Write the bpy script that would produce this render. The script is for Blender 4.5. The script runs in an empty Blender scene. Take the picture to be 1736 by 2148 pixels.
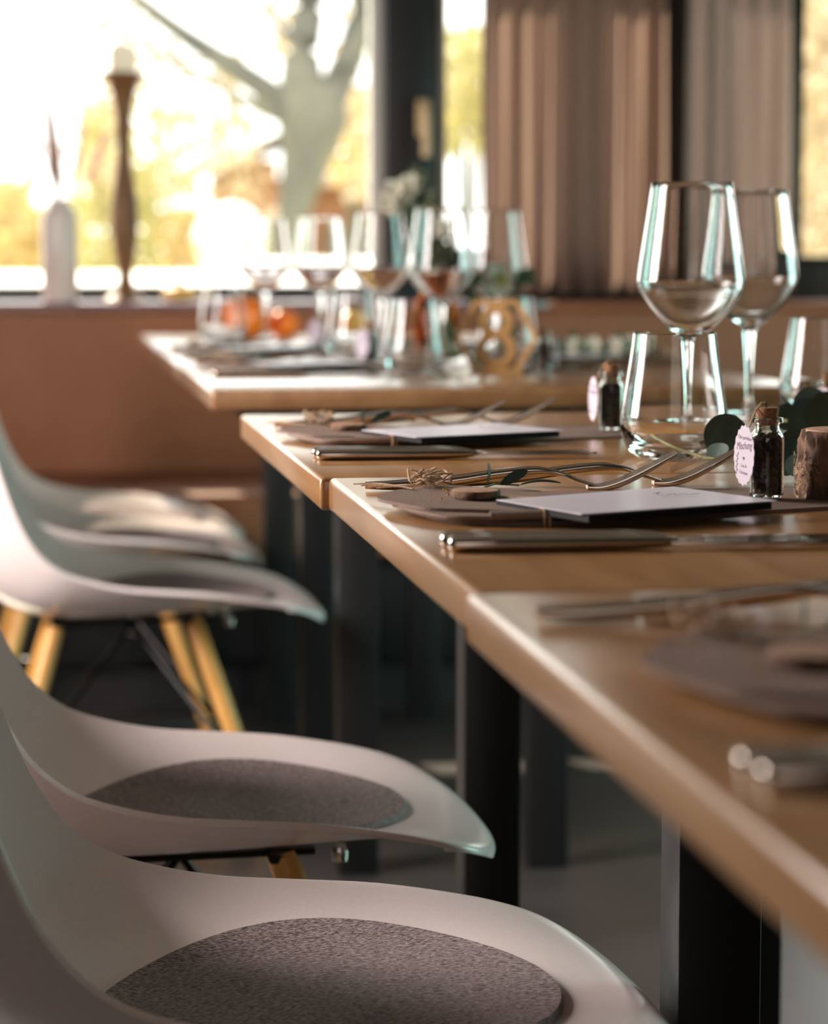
import bpy, bmesh, math, random
from mathutils import Vector, Matrix
from mathutils.bvhtree import BVHTree
R = math.radians
sc = bpy.context.scene
col = sc.collection
random.seed(7)

# ------------------------------------------------------------------ camera
F, W, H = 5500.0, 1736, 2148
HZ, VX = 522.0, 65.0                     # horizon row, vanishing column of the table edges
CAMZ, TZ = 0.952, 0.770                  # eye height, table-top height
pit = math.atan((H / 2 - HZ) / F)
yaw = math.atan((W / 2 - VX) / F * math.cos(pit))
fw = Vector((math.sin(yaw) * math.cos(pit), math.cos(yaw) * math.cos(pit), -math.sin(pit)))
rt = Vector((math.cos(yaw), -math.sin(yaw), 0))
up = rt.cross(fw)
cam_d = bpy.data.cameras.new('camera')
cam = bpy.data.objects.new('camera', cam_d)
col.objects.link(cam)
cam.matrix_world = Matrix((
    (rt.x, up.x, -fw.x, 0), (rt.y, up.y, -fw.y, 0), (rt.z, up.z, -fw.z, CAMZ), (0, 0, 0, 1)))
cam_d.sensor_fit = 'VERTICAL'
cam_d.sensor_height = 36
cam_d.sensor_width = 36
cam_d.lens = 36 * F / H
cam_d.clip_start = 0.05
cam_d.clip_end = 400
cam_d.dof.use_dof = True
cam_d.dof.focus_distance = 1.98
cam_d.dof.aperture_fstop = cam_d.lens / 15.7
sc.camera = cam


def ray(px, py):
    return (fw * F + rt * (px - W / 2) + up * (H / 2 - py)).normalized()


def at(px, py, z):
    """point of the horizontal plane z under a pixel of the photograph"""
    d = ray(px, py)
    t = (z - CAMZ) / d.z
    return Vector((d.x * t, d.y * t, z))


def atY(px, py, Y):
    d = ray(px, py)
    t = Y / d.y
    return Vector((d.x * t, Y, CAMZ + d.z * t))


# ------------------------------------------------------------------ light
sc.view_settings.view_transform = 'Standard'
sc.view_settings.look = 'None'
sc.view_settings.gamma = 1
sc.view_settings.exposure = 0.25
sc.view_settings.use_curve_mapping = False
sc.cycles.use_denoising = True
sc.cycles.max_bounces = 14
sc.cycles.diffuse_bounces = 4
sc.cycles.glossy_bounces = 6
sc.cycles.transmission_bounces = 14
sc.cycles.transparent_max_bounces = 16
sc.cycles.blur_glossy = 0.6
sc.cycles.sample_clamp_indirect = 6.0

world = bpy.data.worlds.new('sky')
sc.world = world
world.use_nodes = True
bg = world.node_tree.nodes['Background']
bg.inputs[0].default_value = (1.0, 0.985, 0.95, 1)
bg.inputs[1].default_value = 3.2


def look(o, d):
    o.rotation_euler = Vector(d).to_track_quat('-Z', 'Y').to_euler()


SUN_AZ, SUN_EL = R(161), R(36)           # the sun stands behind the trees, a little to the left
sl = bpy.data.lights.new('sun', 'SUN')
sl.energy = 11.0
sl.angle = R(0.6)
sl.color = (1.0, 0.84, 0.64)
sun = bpy.data.objects.new('sun', sl)
col.objects.link(sun)
look(sun, (math.sin(SUN_AZ) * math.cos(SUN_EL), math.cos(SUN_AZ) * math.cos(SUN_EL), -math.sin(SUN_EL)))
sun.location = (-3, 12, 8)


def area(name, loc, d, sx, sy, energy, colr):
    l = bpy.data.lights.new(name, 'AREA')
    l.shape = 'RECTANGLE'
    l.size, l.size_y = sx, sy
    l.energy = energy
    l.color = colr
    o = bpy.data.objects.new(name, l)
    col.objects.link(o)
    o.location = loc
    look(o, d)
    return o


# daylight entering by the side windows
area('daylight_right_window', (3.10, 3.4, 0.95), (-1, 0, 0), 1.3, 1.6, 27, (0.30, 0.98, 0.88))
area('added_rear_fill', (-0.6, -2.9, 1.7), (0.12, 1, -0.12), 2.6, 1.6, 13, (1.0, 0.88, 0.80))  # added fill for camera-facing sides; the rear wall is solid
area('daylight_left_window', (-1.44, 2.9, 1.5), (1, -0.05, -0.1), 0.8, 1.2, 88, (1.0, 0.89, 0.84))


# ------------------------------------------------------------------ materials
MATS = {}


def mat(name, c, rough=0.5, metal=0.0, spec=0.5, coat=0.0, sheen=0.0):
    if name in MATS:
        return MATS[name]
    m = bpy.data.materials.new(name)
    m.use_nodes = True
    b = m.node_tree.nodes['Principled BSDF']
    b.inputs['Base Color'].default_value = (*c, 1)
    b.inputs['Roughness'].default_value = rough
    b.inputs['Metallic'].default_value = metal
    b.inputs['Specular IOR Level'].default_value = spec
    b.inputs['Coat Weight'].default_value = coat
    b.inputs['Sheen Weight'].default_value = sheen
    MATS[name] = m
    return m


def noisy(name, c1, c2, scale=(20, 20, 20), rough=0.6, detail=4, bump=0.0, bscale=None, spec=0.5,
          lo=0.35, hi=0.65, coat=0.0, rvar=0.0, metal=0.0, distortion=0.0, coatr=0.1):
    m = mat(name, c1, rough, metal, spec, coat)
    nt = m.node_tree
    b = nt.nodes['Principled BSDF']
    b.inputs['Coat Roughness'].default_value = coatr
    tc = nt.nodes.new('ShaderNodeTexCoord')
    mp = nt.nodes.new('ShaderNodeMapping')
    mp.inputs['Scale'].default_value = scale
    n = nt.nodes.new('ShaderNodeTexNoise')
    n.inputs['Scale'].default_value = 1.0
    n.inputs['Detail'].default_value = detail
    n.inputs['Distortion'].default_value = distortion
    r = nt.nodes.new('ShaderNodeValToRGB')
    r.color_ramp.elements[0].position = lo
    r.color_ramp.elements[1].position = hi
    r.color_ramp.elements[0].color = (*c1, 1)
    r.color_ramp.elements[1].color = (*c2, 1)
    nt.links.new(tc.outputs['Object'], mp.inputs[0])
    nt.links.new(mp.outputs[0], n.inputs['Vector'])
    nt.links.new(n.outputs['Fac'], r.inputs[0])
    nt.links.new(r.outputs[0], b.inputs['Base Color'])
    if rvar:
        mr = nt.nodes.new('ShaderNodeMapRange')
        mr.inputs['To Min'].default_value = rough - rvar
        mr.inputs['To Max'].default_value = rough + rvar
        nt.links.new(n.outputs['Fac'], mr.inputs[0])
        nt.links.new(mr.outputs[0], b.inputs['Roughness'])
    if bump:
        n2 = n
        if bscale:
            mp2 = nt.nodes.new('ShaderNodeMapping')
            mp2.inputs['Scale'].default_value = bscale
            n2 = nt.nodes.new('ShaderNodeTexNoise')
            n2.inputs['Scale'].default_value = 1.0
            n2.inputs['Detail'].default_value = 5
            nt.links.new(tc.outputs['Object'], mp2.inputs[0])
            nt.links.new(mp2.outputs[0], n2.inputs['Vector'])
        bp = nt.nodes.new('ShaderNodeBump')
        bp.inputs['Strength'].default_value = bump
        bp.inputs['Distance'].default_value = 0.002
        nt.links.new(n2.outputs['Fac'], bp.inputs['Height'])
        nt.links.new(bp.outputs[0], b.inputs['Normal'])
    return m


def glass_mat(name, c=(1, 1, 1), ior=1.45):
    m = bpy.data.materials.new(name)
    m.use_nodes = True
    nt = m.node_tree
    nt.nodes.remove(nt.nodes['Principled BSDF'])
    g = nt.nodes.new('ShaderNodeBsdfGlass')
    g.inputs['Color'].default_value = (*c, 1)
    g.inputs['IOR'].default_value = ior
    g.inputs['Roughness'].default_value = 0.0
    nt.links.new(g.outputs[0], nt.nodes['Material Output'].inputs[0])
    MATS[name] = m
    return m


def pane_mat(name, tint):
    m = bpy.data.materials.new(name)
    m.use_nodes = True
    nt = m.node_tree
    nt.nodes.remove(nt.nodes['Principled BSDF'])
    t = nt.nodes.new('ShaderNodeBsdfTransparent')
    t.inputs[0].default_value = (*tint, 1)
    g = nt.nodes.new('ShaderNodeBsdfGlossy')
    g.inputs['Roughness'].default_value = 0.02
    lw = nt.nodes.new('ShaderNodeLayerWeight')
    pw = nt.nodes.new('ShaderNodeMath')
    pw.operation = 'POWER'
    pw.inputs[1].default_value = 5
    fr = nt.nodes.new('ShaderNodeMath')
    fr.operation = 'MULTIPLY_ADD'
    fr.inputs[1].default_value = 0.9
    fr.inputs[2].default_value = 0.03
    nt.links.new(lw.outputs['Facing'], pw.inputs[0])
    nt.links.new(pw.outputs[0], fr.inputs[0])
    mx = nt.nodes.new('ShaderNodeMixShader')
    nt.links.new(fr.outputs[0], mx.inputs[0])
    nt.links.new(t.outputs[0], mx.inputs[1])
    nt.links.new(g.outputs[0], mx.inputs[2])
    nt.links.new(mx.outputs[0], nt.nodes['Material Output'].inputs[0])
    MATS[name] = m
    return m


def leaf_mat(name, c1, c2, trans=0.5, rough=0.6, scale=6):
    m = noisy(name, c1, c2, (scale,) * 3, rough)
    nt = m.node_tree
    b = nt.nodes['Principled BSDF']
    tr = nt.nodes.new('ShaderNodeBsdfTranslucent')
    mx = nt.nodes.new('ShaderNodeMixShader')
    mx.inputs[0].default_value = trans
    rp = [x for x in nt.nodes if x.type == 'VALTORGB'][0]
    nt.links.new(rp.outputs[0], tr.inputs[0])
    nt.links.new(b.outputs[0], mx.inputs[1])
    nt.links.new(tr.outputs[0], mx.inputs[2])
    nt.links.new(mx.outputs[0], nt.nodes['Material Output'].inputs[0])
    return m


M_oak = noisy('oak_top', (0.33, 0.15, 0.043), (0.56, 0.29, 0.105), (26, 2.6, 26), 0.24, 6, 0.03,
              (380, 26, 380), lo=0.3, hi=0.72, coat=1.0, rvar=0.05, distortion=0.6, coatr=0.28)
M_oakshade = noisy('oak_far_shaded', (0.26, 0.12, 0.05), (0.38, 0.21, 0.09), (26, 2.6, 26), 0.20, 5, 0.02,
                  (380, 26, 380), lo=0.3, hi=0.72, coat=1.0, coatr=0.24)  # same oak, darkened for the shade on the far tables
M_black = mat('black_steel', (0.012, 0.0115, 0.012), 0.45)
M_grey_steel = mat('dark_grey_steel', (0.05, 0.045, 0.042), 0.5)
M_white = noisy('white_plastic', (0.85, 0.745, 0.725), (0.88, 0.775, 0.755), (300,) * 3, 0.21, 3, 0.03)
M_felt = noisy('grey_felt', (0.13, 0.098, 0.10), (0.56, 0.45, 0.45), (260, 900, 600), 0.95, 9, 0.9, (500, 1500, 700),
               spec=0.1, lo=0.38, hi=0.64)
M_beech = noisy('beech_leg', (0.62, 0.30, 0.07), (0.74, 0.40, 0.12), (60, 60, 6), 0.4)
M_wire = mat('black_wire', (0.01, 0.01, 0.01), 0.35, 0.6)
M_bolt = mat('bolt_steel', (0.7, 0.68, 0.66), 0.2, 1.0)
M_floor = noisy('dark_floor', (0.05, 0.043, 0.041), (0.075, 0.064, 0.061), (3, 3, 3), 0.32, 3, rvar=0.05)
M_leather = noisy('brown_leather', (0.27, 0.10, 0.045), (0.33, 0.13, 0.06), (4, 4, 4), 0.55, 3, 0.2, (300, 300, 300))
M_ledge = mat('polished_ledge', (0.28, 0.17, 0.19), 0.12, 0.0, 0.8, 0.6)
M_wall = noisy('plaster', (0.15, 0.12, 0.10), (0.18, 0.145, 0.12), (3, 3, 3), 0.9)
M_darkwall = mat('charcoal_wall', (0.018, 0.016, 0.016), 0.6)
M_frame = mat('window_frame_black', (0.012, 0.011, 0.011), 0.45)
M_sillwhite = mat('white_sill', (0.85, 0.85, 0.83), 0.5)
M_brass = noisy('brass_handle', (0.62, 0.45, 0.24), (0.68, 0.50, 0.28), (20,) * 3, 0.3, metal=0.1)
M_curtain = leaf_mat('curtain_taupe', (0.30, 0.205, 0.165), (0.34, 0.235, 0.19), 0.68, 0.9, 90)
M_curtain2 = leaf_mat('curtain_grey', (0.40, 0.31, 0.27), (0.45, 0.36, 0.31), 0.15, 0.9, 90)
M_glass = glass_mat('clear_glass')
M_vialglass = glass_mat('vial_glass', (0.97, 0.98, 0.97), 1.48)
M_amber = glass_mat('amber_glass', (0.75, 0.42, 0.12), 1.4)
M_pane = pane_mat('window_pane', (0.97, 0.98, 0.97))
M_steel = mat('polished_steel', (0.56, 0.49, 0.43), 0.11, 1.0)
M_napkin = noisy('taupe_linen', (0.25, 0.18, 0.15), (0.32, 0.235, 0.195), (900, 900, 900), 0.95, 3, 0.5, spec=0.05)
M_twine = noisy('jute_twine', (0.42, 0.27, 0.16), (0.60, 0.42, 0.27), (900, 900, 900), 0.9, 3, 0.6)
M_gold = mat('gold_thread', (0.95, 0.55, 0.16), 0.25, 1.0)
M_bark = noisy('bark', (0.035, 0.02, 0.014), (0.23, 0.125, 0.075), (70, 70, 28), 0.9, 8, 1.0, (160, 160, 60), lo=0.36, hi=0.62, distortion=1.2)
M_cutwood = noisy('cut_wood', (0.36, 0.20, 0.12), (0.50, 0.31, 0.20), (160, 160, 160), 0.8, 4, 0.3)
M_cardw = mat('white_card', (0.80, 0.76, 0.84), 0.3)
M_cardb = mat('black_card', (0.006, 0.006, 0.008), 0.7, spec=0.2)
M_ink = mat('faint_grey_ink', (0.32, 0.23, 0.27), 0.8)
M_inkd = mat('plum_ink', (0.14, 0.06, 0.11), 0.8)
M_inkg = mat('green_ink', (0.05, 0.09, 0.06), 0.8)
M_tag = mat('tag_paper', (0.60, 0.53, 0.61), 0.8)
M_cork = noisy('cork', (0.24, 0.10, 0.045), (0.40, 0.19, 0.09), (500, 500, 500), 0.9, 5, 0.5)
M_tea = noisy('dark_tea', (0.008, 0.005, 0.004), (0.17, 0.085, 0.04), (420, 420, 300), 0.8, 7, 1.0, lo=0.45, hi=0.72)
M_euc = noisy('eucalyptus_leaf', (0.042, 0.075, 0.06), (0.07, 0.115, 0.095), (60,) * 3, 0.55, 3, 0.15)
M_euct = noisy('eucalyptus_leaf_teal', (0.05, 0.16, 0.15), (0.08, 0.20, 0.19), (60,) * 3, 0.5, 3, 0.15)
M_eucstem = noisy('green_stem', (0.11, 0.12, 0.03), (0.20, 0.18, 0.06), (60,) * 3, 0.6)
M_greenleaf = noisy('bouquet_leaf', (0.035, 0.055, 0.025), (0.09, 0.12, 0.05), (30,) * 3, 0.6)
M_petal = noisy('cream_petal', (0.55, 0.52, 0.40), (0.72, 0.68, 0.58), (40,) * 3, 0.8)
M_stamen = mat('flower_centre', (0.28, 0.27, 0.05), 0.8)
M_signwood = noisy('sign_wood', (0.42, 0.22, 0.07), (0.55, 0.31, 0.12), (40, 40, 200), 0.6)
M_pumpkin = noisy('pumpkin_skin', (0.80, 0.17, 0.01), (0.95, 0.27, 0.02), (20,) * 3, 0.4)
M_gourd = noisy('gourd_skin', (0.75, 0.42, 0.08), (0.85, 0.55, 0.15), (20,) * 3, 0.4)
M_stem = mat('dry_stem', (0.16, 0.12, 0.05), 0.8)
M_candlewood = noisy('turned_wood', (0.15, 0.07, 0.022), (0.22, 0.105, 0.035), (30, 30, 10), 0.45)
M_wax = leaf_mat('white_wax', (0.85, 0.82, 0.76), (0.9, 0.87, 0.8), 0.6)
M_porcelain = mat('white_porcelain', (0.78, 0.68, 0.64), 0.25)
M_pampas = leaf_mat('pampas', (0.75, 0.55, 0.48), (0.9, 0.72, 0.66), 0.4)
M_reed = mat('brown_reed', (0.30, 0.12, 0.06), 0.8)
M_trunk = noisy('tree_bark_pale', (0.075, 0.075, 0.062), (0.15, 0.145, 0.105), (3, 3, 1.5), 0.9, 5)
M_leafy = leaf_mat('yellow_leaves', (0.42, 0.29, 0.11), (0.52, 0.41, 0.20), 0.5)
M_leafg = leaf_mat('olive_leaves', (0.29, 0.28, 0.10), (0.46, 0.38, 0.17), 0.5)
M_leafp = leaf_mat('pale_leaves', (0.38, 0.28, 0.17), (0.48, 0.40, 0.27), 0.5)
M_lawn = noisy('lawn', (0.35, 0.38, 0.16), (0.6, 0.55, 0.3), (0.6,) * 3, 0.9)
M_brick = noisy('orange_wall', (0.26, 0.12, 0.06), (0.32, 0.16, 0.085), (2,) * 3, 0.9)
M_roof = noisy('pale_roof', (0.5, 0.38, 0.30), (0.55, 0.43, 0.36), (3,) * 3, 0.8)
M_roofd = mat('slate_roof', (0.16, 0.14, 0.12), 0.8)
M_canvas = mat('pale_canvas', (0.72, 0.83, 0.86), 0.8)


# ------------------------------------------------------------------ mesh helpers
def obj(name, bm, m, parent=None, smooth=True, loc=None):
    me = bpy.data.meshes.new(name)
    bmesh.ops.recalc_face_normals(bm, faces=bm.faces)
    bm.to_mesh(me)
    bm.free()
    if m is not None:
        me.materials.append(m)
    if smooth:
        for p in me.polygons:
            p.use_smooth = True
        try:
            me.set_sharp_from_angle(angle=R(38))
        except Exception:
            pass
    o = bpy.data.objects.new(name, me)
    col.objects.link(o)
    if parent is not None:
        o.parent = parent
    if loc is not None:
        o.location = loc
    return o


def tag(o, label=None, cat=None, group=None, kind=None):
    if label:
        o['label'] = label
    if cat:
        o['category'] = cat
    if group:
        o['group'] = group
    if kind:
        o['kind'] = kind
    return o


def thing(name, label, cat, loc=(0, 0, 0), rz=0, group=None):
    o = bpy.data.objects.new(name, None)
    o.empty_display_size = 0.05
    col.objects.link(o)
    o.location = loc
    o.rotation_euler = (0, 0, rz)
    return tag(o, label, cat, group)


def copy_tree(o, parent=None):
    c = o.copy()
    col.objects.link(c)
    if parent is not None:
        c.parent = parent
    for ch in o.children:
        copy_tree(ch, c)
    return c


def dup(o, loc, label, rz=None, group=None, scale=None):
    c = copy_tree(o)
    c.location = loc
    if rz is not None:
        c.rotation_euler = (0, 0, rz)
    if scale is not None:
        c.scale = (scale,) * 3
    c['label'] = label
    if group:
        c['group'] = group
    return c


def box(bm, x0, x1, y0, y1, z0, z1, bev=0.0, seg=2):
    b = bmesh.new() if bev else bm
    vs = [b.verts.new(p) for p in ((x0, y0, z0), (x1, y0, z0), (x1, y1, z0), (x0, y1, z0),
                                   (x0, y0, z1), (x1, y0, z1), (x1, y1, z1), (x0, y1, z1))]
    for f in ((0, 3, 2, 1), (4, 5, 6, 7), (0, 1, 5, 4), (1, 2, 6, 5), (2, 3, 7, 6), (3, 0, 4, 7)):
        b.faces.new([vs[i] for i in f])
    if bev:
        bmesh.ops.bevel(b, geom=b.edges[:], offset=bev, segments=seg, affect='EDGES', profile=0.5)
        merge(bm, b)


def merge(bm, b, mtx=None):
    vm = {v: bm.verts.new(mtx @ v.co if mtx else v.co) for v in b.verts}
    for f in b.faces:
        bm.faces.new([vm[v] for v in f.verts])
    b.free()


def boxobj(name, m, x0, x1, y0, y1, z0, z1, bev=0.0, parent=None, seg=2):
    bm = bmesh.new()
    box(bm, x0, x1, y0, y1, z0, z1, bev, seg)
    return obj(name, bm, m, parent)


def lathe(bm, prof, n=40, closed=False, c=(0, 0), sx=1.0):
    rings = []
    for r, z in prof:
        if r < 1e-6:
            rings.append([bm.verts.new((c[0], c[1], z))])
        else:
            rings.append([bm.verts.new((c[0] + sx * r * math.cos(2 * math.pi * k / n), c[1] + r * math.sin(2 * math.pi * k / n), z))
                          for k in range(n)])
    pairs = list(zip(rings, rings[1:]))
    if closed:
        pairs.append((rings[-1], rings[0]))
    for a, b in pairs:
        if len(a) == 1 and len(b) == 1:
            continue
        for k in range(n):
            k2 = (k + 1) % n
            if len(a) == 1:
                bm.faces.new((a[0], b[k2], b[k]))
            elif len(b) == 1:
                bm.faces.new((a[k], a[k2], b[0]))
            else:
                bm.faces.new((a[k], a[k2], b[k2], b[k]))


def crv(pts, n):
    """Catmull-Rom through points of any dimension"""
    out = []
    m = len(pts)
    for i in range(n + 1):
        t = i / n * (m - 1)
        k = min(int(t), m - 2)
        u = t - k
        p0, p1, p2, p3 = pts[max(k - 1, 0)], pts[k], pts[k + 1], pts[min(k + 2, m - 1)]
        out.append(tuple(0.5 * ((2 * b) + (-a + c) * u + (2 * a - 5 * b + 4 * c - d) * u * u + (-a + 3 * b - 3 * c + d) * u ** 3)
                         for a, b, c, d in zip(p0, p1, p2, p3)))
    return out


def sweep(bm, pts, wh, n=12, power=2.0, side=None):
    """closed tube along pts; wh = (half width, half height) per point"""
    pts = [Vector(p) for p in pts]
    rings = []
    for i, p in enumerate(pts):
        a = pts[max(i - 1, 0)]
        b = pts[min(i + 1, len(pts) - 1)]
        t = (b - a).normalized()
        s = Vector(side) if side else (Vector((0, 0, 1)).cross(t) if abs(t.z) < 0.95 else Vector((1, 0, 0)).cross(t))
        s = (s - t * s.dot(t)).normalized()
        u = t.cross(s)
        w, h = wh[i] if isinstance(wh, list) else wh
        ring = []
        for k in range(n):
            an = 2 * math.pi * k / n
            c, q = math.cos(an), math.sin(an)
            cc = math.copysign(abs(c) ** (2 / power), c)
            qq = math.copysign(abs(q) ** (2 / power), q)
            ring.append(bm.verts.new(p + s * (w * cc) + u * (h * qq)))
        rings.append(ring)
    for a, b in zip(rings, rings[1:]):
        for k in range(n):
            bm.faces.new((a[k], a[(k + 1) % n], b[(k + 1) % n], b[k]))
    bm.faces.new(rings[0][::-1])
    bm.faces.new(rings[-1])


def prism(bm, poly, z0, z1, bev=0.0, seg=3):
    b = bmesh.new()
    lo = [b.verts.new((x, y, z0)) for x, y in poly]
    hi = [b.verts.new((x, y, z1)) for x, y in poly]
    b.faces.new(lo[::-1])
    b.faces.new(hi)
    n = len(poly)
    for k in range(n):
        b.faces.new((lo[k], lo[(k + 1) % n], hi[(k + 1) % n], hi[k]))
    if bev:
        es = [e for e in b.edges if abs(e.verts[0].co.z - e.verts[1].co.z) < 1e-6]
        bmesh.ops.bevel(b, geom=es, offset=bev, segments=seg, affect='EDGES', profile=0.5)
    merge(bm, b)


def islands(name, bm, m, parent):
    """one object per connected piece"""
    left = set(bm.verts)
    while left:
        st = [left.pop()]
        comp = set(st)
        while st:
            v = st.pop()
            for e in v.link_edges:
                w = e.other_vert(v)
                if w in left:
                    left.discard(w)
                    comp.add(w)
                    st.append(w)
        b = bmesh.new()
        mp = {v: b.verts.new(v.co) for v in comp}
        for f in {f for v in comp for f in v.link_faces}:
            b.faces.new([mp[v] for v in f.verts])
        obj(name, b, m, parent)
    bm.free()


def S(name, bm, m, kind='structure', smooth=True):
    o = obj(name, bm, m, None, smooth)
    o['kind'] = kind
    return o


def SB(name, m, *a):
    bm = bmesh.new()
    box(bm, *a)
    return S(name, bm, m, smooth=False)


# ------------------------------------------------------------------ the room
RX0, RX1, RY0, RY1, RZ = -1.5, 3.2, -3.0, 6.3, 2.75
SB('floor', M_floor, RX0 - 0.2, RX1 + 0.2, RY0 - 0.2, RY1 + 0.15, -0.12, 0.0)
SB('ceiling', M_wall, RX0 - 0.2, RX1 + 0.2, RY0 - 0.2, RY1 + 0.15, RZ, RZ + 0.12)


def wall_x(name, X0, X1, holes, m):
    """wall lying along y with rectangular holes (y0,y1,z0,z1), as one mesh"""
    bm = bmesh.new()
    ys = sorted({RY0 - 0.2, RY1 + 0.15, *[h[0] for h in holes], *[h[1] for h in holes]})
    zs = sorted({0.0, RZ, *[h[2] for h in holes], *[h[3] for h in holes]})
    for a, b in zip(ys, ys[1:]):
        for c, d in zip(zs, zs[1:]):
            if any(h[0] <= a and b <= h[1] and h[2] <= c and d <= h[3] for h in holes):
                continue
            box(bm, X0, X1, a, b, c, d)
    return S(name, bm, m, smooth=False)


wall_x('wall_left', RX0 - 0.2, RX0, [(2.4, 3.4, 0.9, 2.1)], M_wall)
wall_x('wall_right', RX1, RX1 + 0.2, [(2.75, 4.05, 0.15, 1.75)], M_wall)
bm = bmesh.new()
box(bm, RX0, RX1, RY0 - 0.2, RY0, 0, RZ)
S('wall_rear', bm, M_wall, smooth=False)

YW = RY1                                  # the window wall
PX0, PX1 = atY(808, 300, YW).x, atY(918, 300, YW).x
BX0, BX1 = atY(1392, 300, YW).x, atY(1440, 300, YW).x
CX0, CX1 = atY(1658, 300, YW).x, atY(1684, 300, YW).x
zB, zB2 = 0.834, 0.915
WT = 1.70                                 # head of the strip window, out of view, set low to limit the sun
bm = bmesh.new()
box(bm, RX0, PX1, YW, YW + 0.15, 0, zB)
box(bm, PX1, RX1, YW, YW + 0.15, 0, zB2)
box(bm, RX0, RX1, YW, YW + 0.15, WT, RZ)
box(bm, RX0, RX0 + 0.3, YW, YW + 0.15, zB, WT)
box(bm, BX0, BX1, YW, YW + 0.15, zB2, WT)
box(bm, 2.9, RX1, YW, YW + 0.15, zB2, WT)
S('wall_back', bm, M_darkwall, smooth=False)


def window(n, x0, x1, z0, z1, ft, fl, fr, fb, ft2=0.06):
    """frame with bars: bottom fb, left fl, right fr, top ft2"""
    bm = bmesh.new()
    y0, y1 = YW + 0.01, YW + 0.09
    box(bm, x0, x1, y0, y1, z0, z0 + fb, 0.004)
    box(bm, x0, x1, y0, y1, z1 - ft2, z1, 0.004)
    box(bm, x0, x0 + fl, y0, y1, z0 + fb, z1 - ft2, 0.004)
    box(bm, x1 - fr, x1, y0, y1, z0 + fb, z1 - ft2, 0.004)
    w = S('window_%d' % n, bm, M_frame)
    boxobj('window_pane', M_pane, x0 + fl, x1 - fr, YW + 0.045, YW + 0.05, z0 + fb, z1 - ft2, 0, w)
    return w


w1 = window(1, RX0 + 0.3, PX1, zB, WT, 0.06, 0.06, PX1 - PX0, 0.026)
# inner white edge of the sash beside the post, and the latch handle on the post
hz0, hz1 = atY(888, 330, YW).z, atY(888, 182, YW).z
hx = atY(888, 250, YW).x
bm = bmesh.new()
box(bm, PX0 - 0.032, PX0, YW + 0.052, YW + 0.085, zB + 0.03, WT - 0.07, 0.003)
o = obj('sash_edge', bm, M_sillwhite, w1)
bm = bmesh.new()
box(bm, hx - 0.016, hx + 0.016, YW - 0.002, YW + 0.012, hz0 + 0.05, hz1 - 0.03, 0.004)
sweep(bm, crv([(hx, YW, hz1 - 0.05), (hx, YW - 0.035, hz1 - 0.045), (hx, YW - 0.045, hz1 - 0.09), (hx, YW - 0.045, hz0)], 14),
      (0.013, 0.011), 12)
tag(obj('window_handle', bm, M_brass, w1), 'brass coloured window handle')
w2 = window(2, PX1, BX0, zB2, WT, 0.06, 0.002, 0.04, 0.03)
bm = bmesh.new()
box(bm, PX1, PX1 + 0.030, YW + 0.052, YW + 0.085, zB2 + 0.03, WT - 0.07, 0.003)
obj('sash_edge', bm, M_sillwhite, w2)
w3 = window(3, BX1, CX1, zB2, WT, 0.06, 0.03, CX1 - CX0, 0.03)
w4 = window(4, CX1, 2.9, zB2, WT, 0.06, 0.005, 0.06, 0.02)
for lb, p0, p1 in (('added sunlight shutter panel outside behind the left half of the taupe curtain', 1046, 1138),
                   ('added sunlight shutter panel outside, against the dark gap between the curtains', 1302, 1398)):
    xa, xb = atY(p0, 300, YW + 0.2).x, atY(p1, 300, YW + 0.2).x
    sh = thing('window_shutter', lb, 'shutter', ((xa + xb) / 2, YW + 0.19, zB2), 0)  # added panels, letting sun reach the curtain through one gap
    hw = (xb - xa) / 2
    bm = bmesh.new()
    for x_ in (-hw, hw - 0.02):
        box(bm, x_, x_ + 0.02, -0.02, 0.02, -0.1, WT - zB2 + 0.1)
    obj('frame', bm, M_darkwall, sh, smooth=False)
    bm = bmesh.new()
    box(bm, -hw + 0.02, hw - 0.02, -0.008, 0.008, -0.1, WT - zB2 + 0.1)
    for k in range(22):
        box(bm, -hw + 0.02, hw - 0.02, -0.014, -0.008, -0.09 + 0.04 * k, -0.065 + 0.04 * k)
    obj('slats', bm, M_darkwall, sh, smooth=False)
# outside sill, and a white deck added to mirror sunlight onto the tabletops
SB('trim_1', M_frame, RX0 + 0.3, PX0, YW + 0.15, YW + 0.30, 0.80, 0.862)
SB('added_deck', M_sillwhite, -6.0, 3.4, 8.6, 14.3, -0.5, 0.826)
# left wall window (out of the picture, it gives the main soft light)
for n, (a, b, c, d) in zip((5,), ((2.4, 3.4, 0.9, 2.1),)):
    bm = bmesh.new()
    t = 0.04
    box(bm, RX0 - 0.12, RX0 - 0.08, a, b, c, c + t)
    box(bm, RX0 - 0.12, RX0 - 0.08, a, b, d - t, d)
    box(bm, RX0 - 0.12, RX0 - 0.08, a, a + t, c + t, d - t)
    box(bm, RX0 - 0.12, RX0 - 0.08, b - t, b, c + t, d - t)
    w = S('window_%d' % n, bm, M_frame, smooth=False)
    boxobj('window_pane', M_pane, RX0 - 0.102, RX0 - 0.098, a + t, b - t, c + t, d - t, 0, w)

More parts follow.
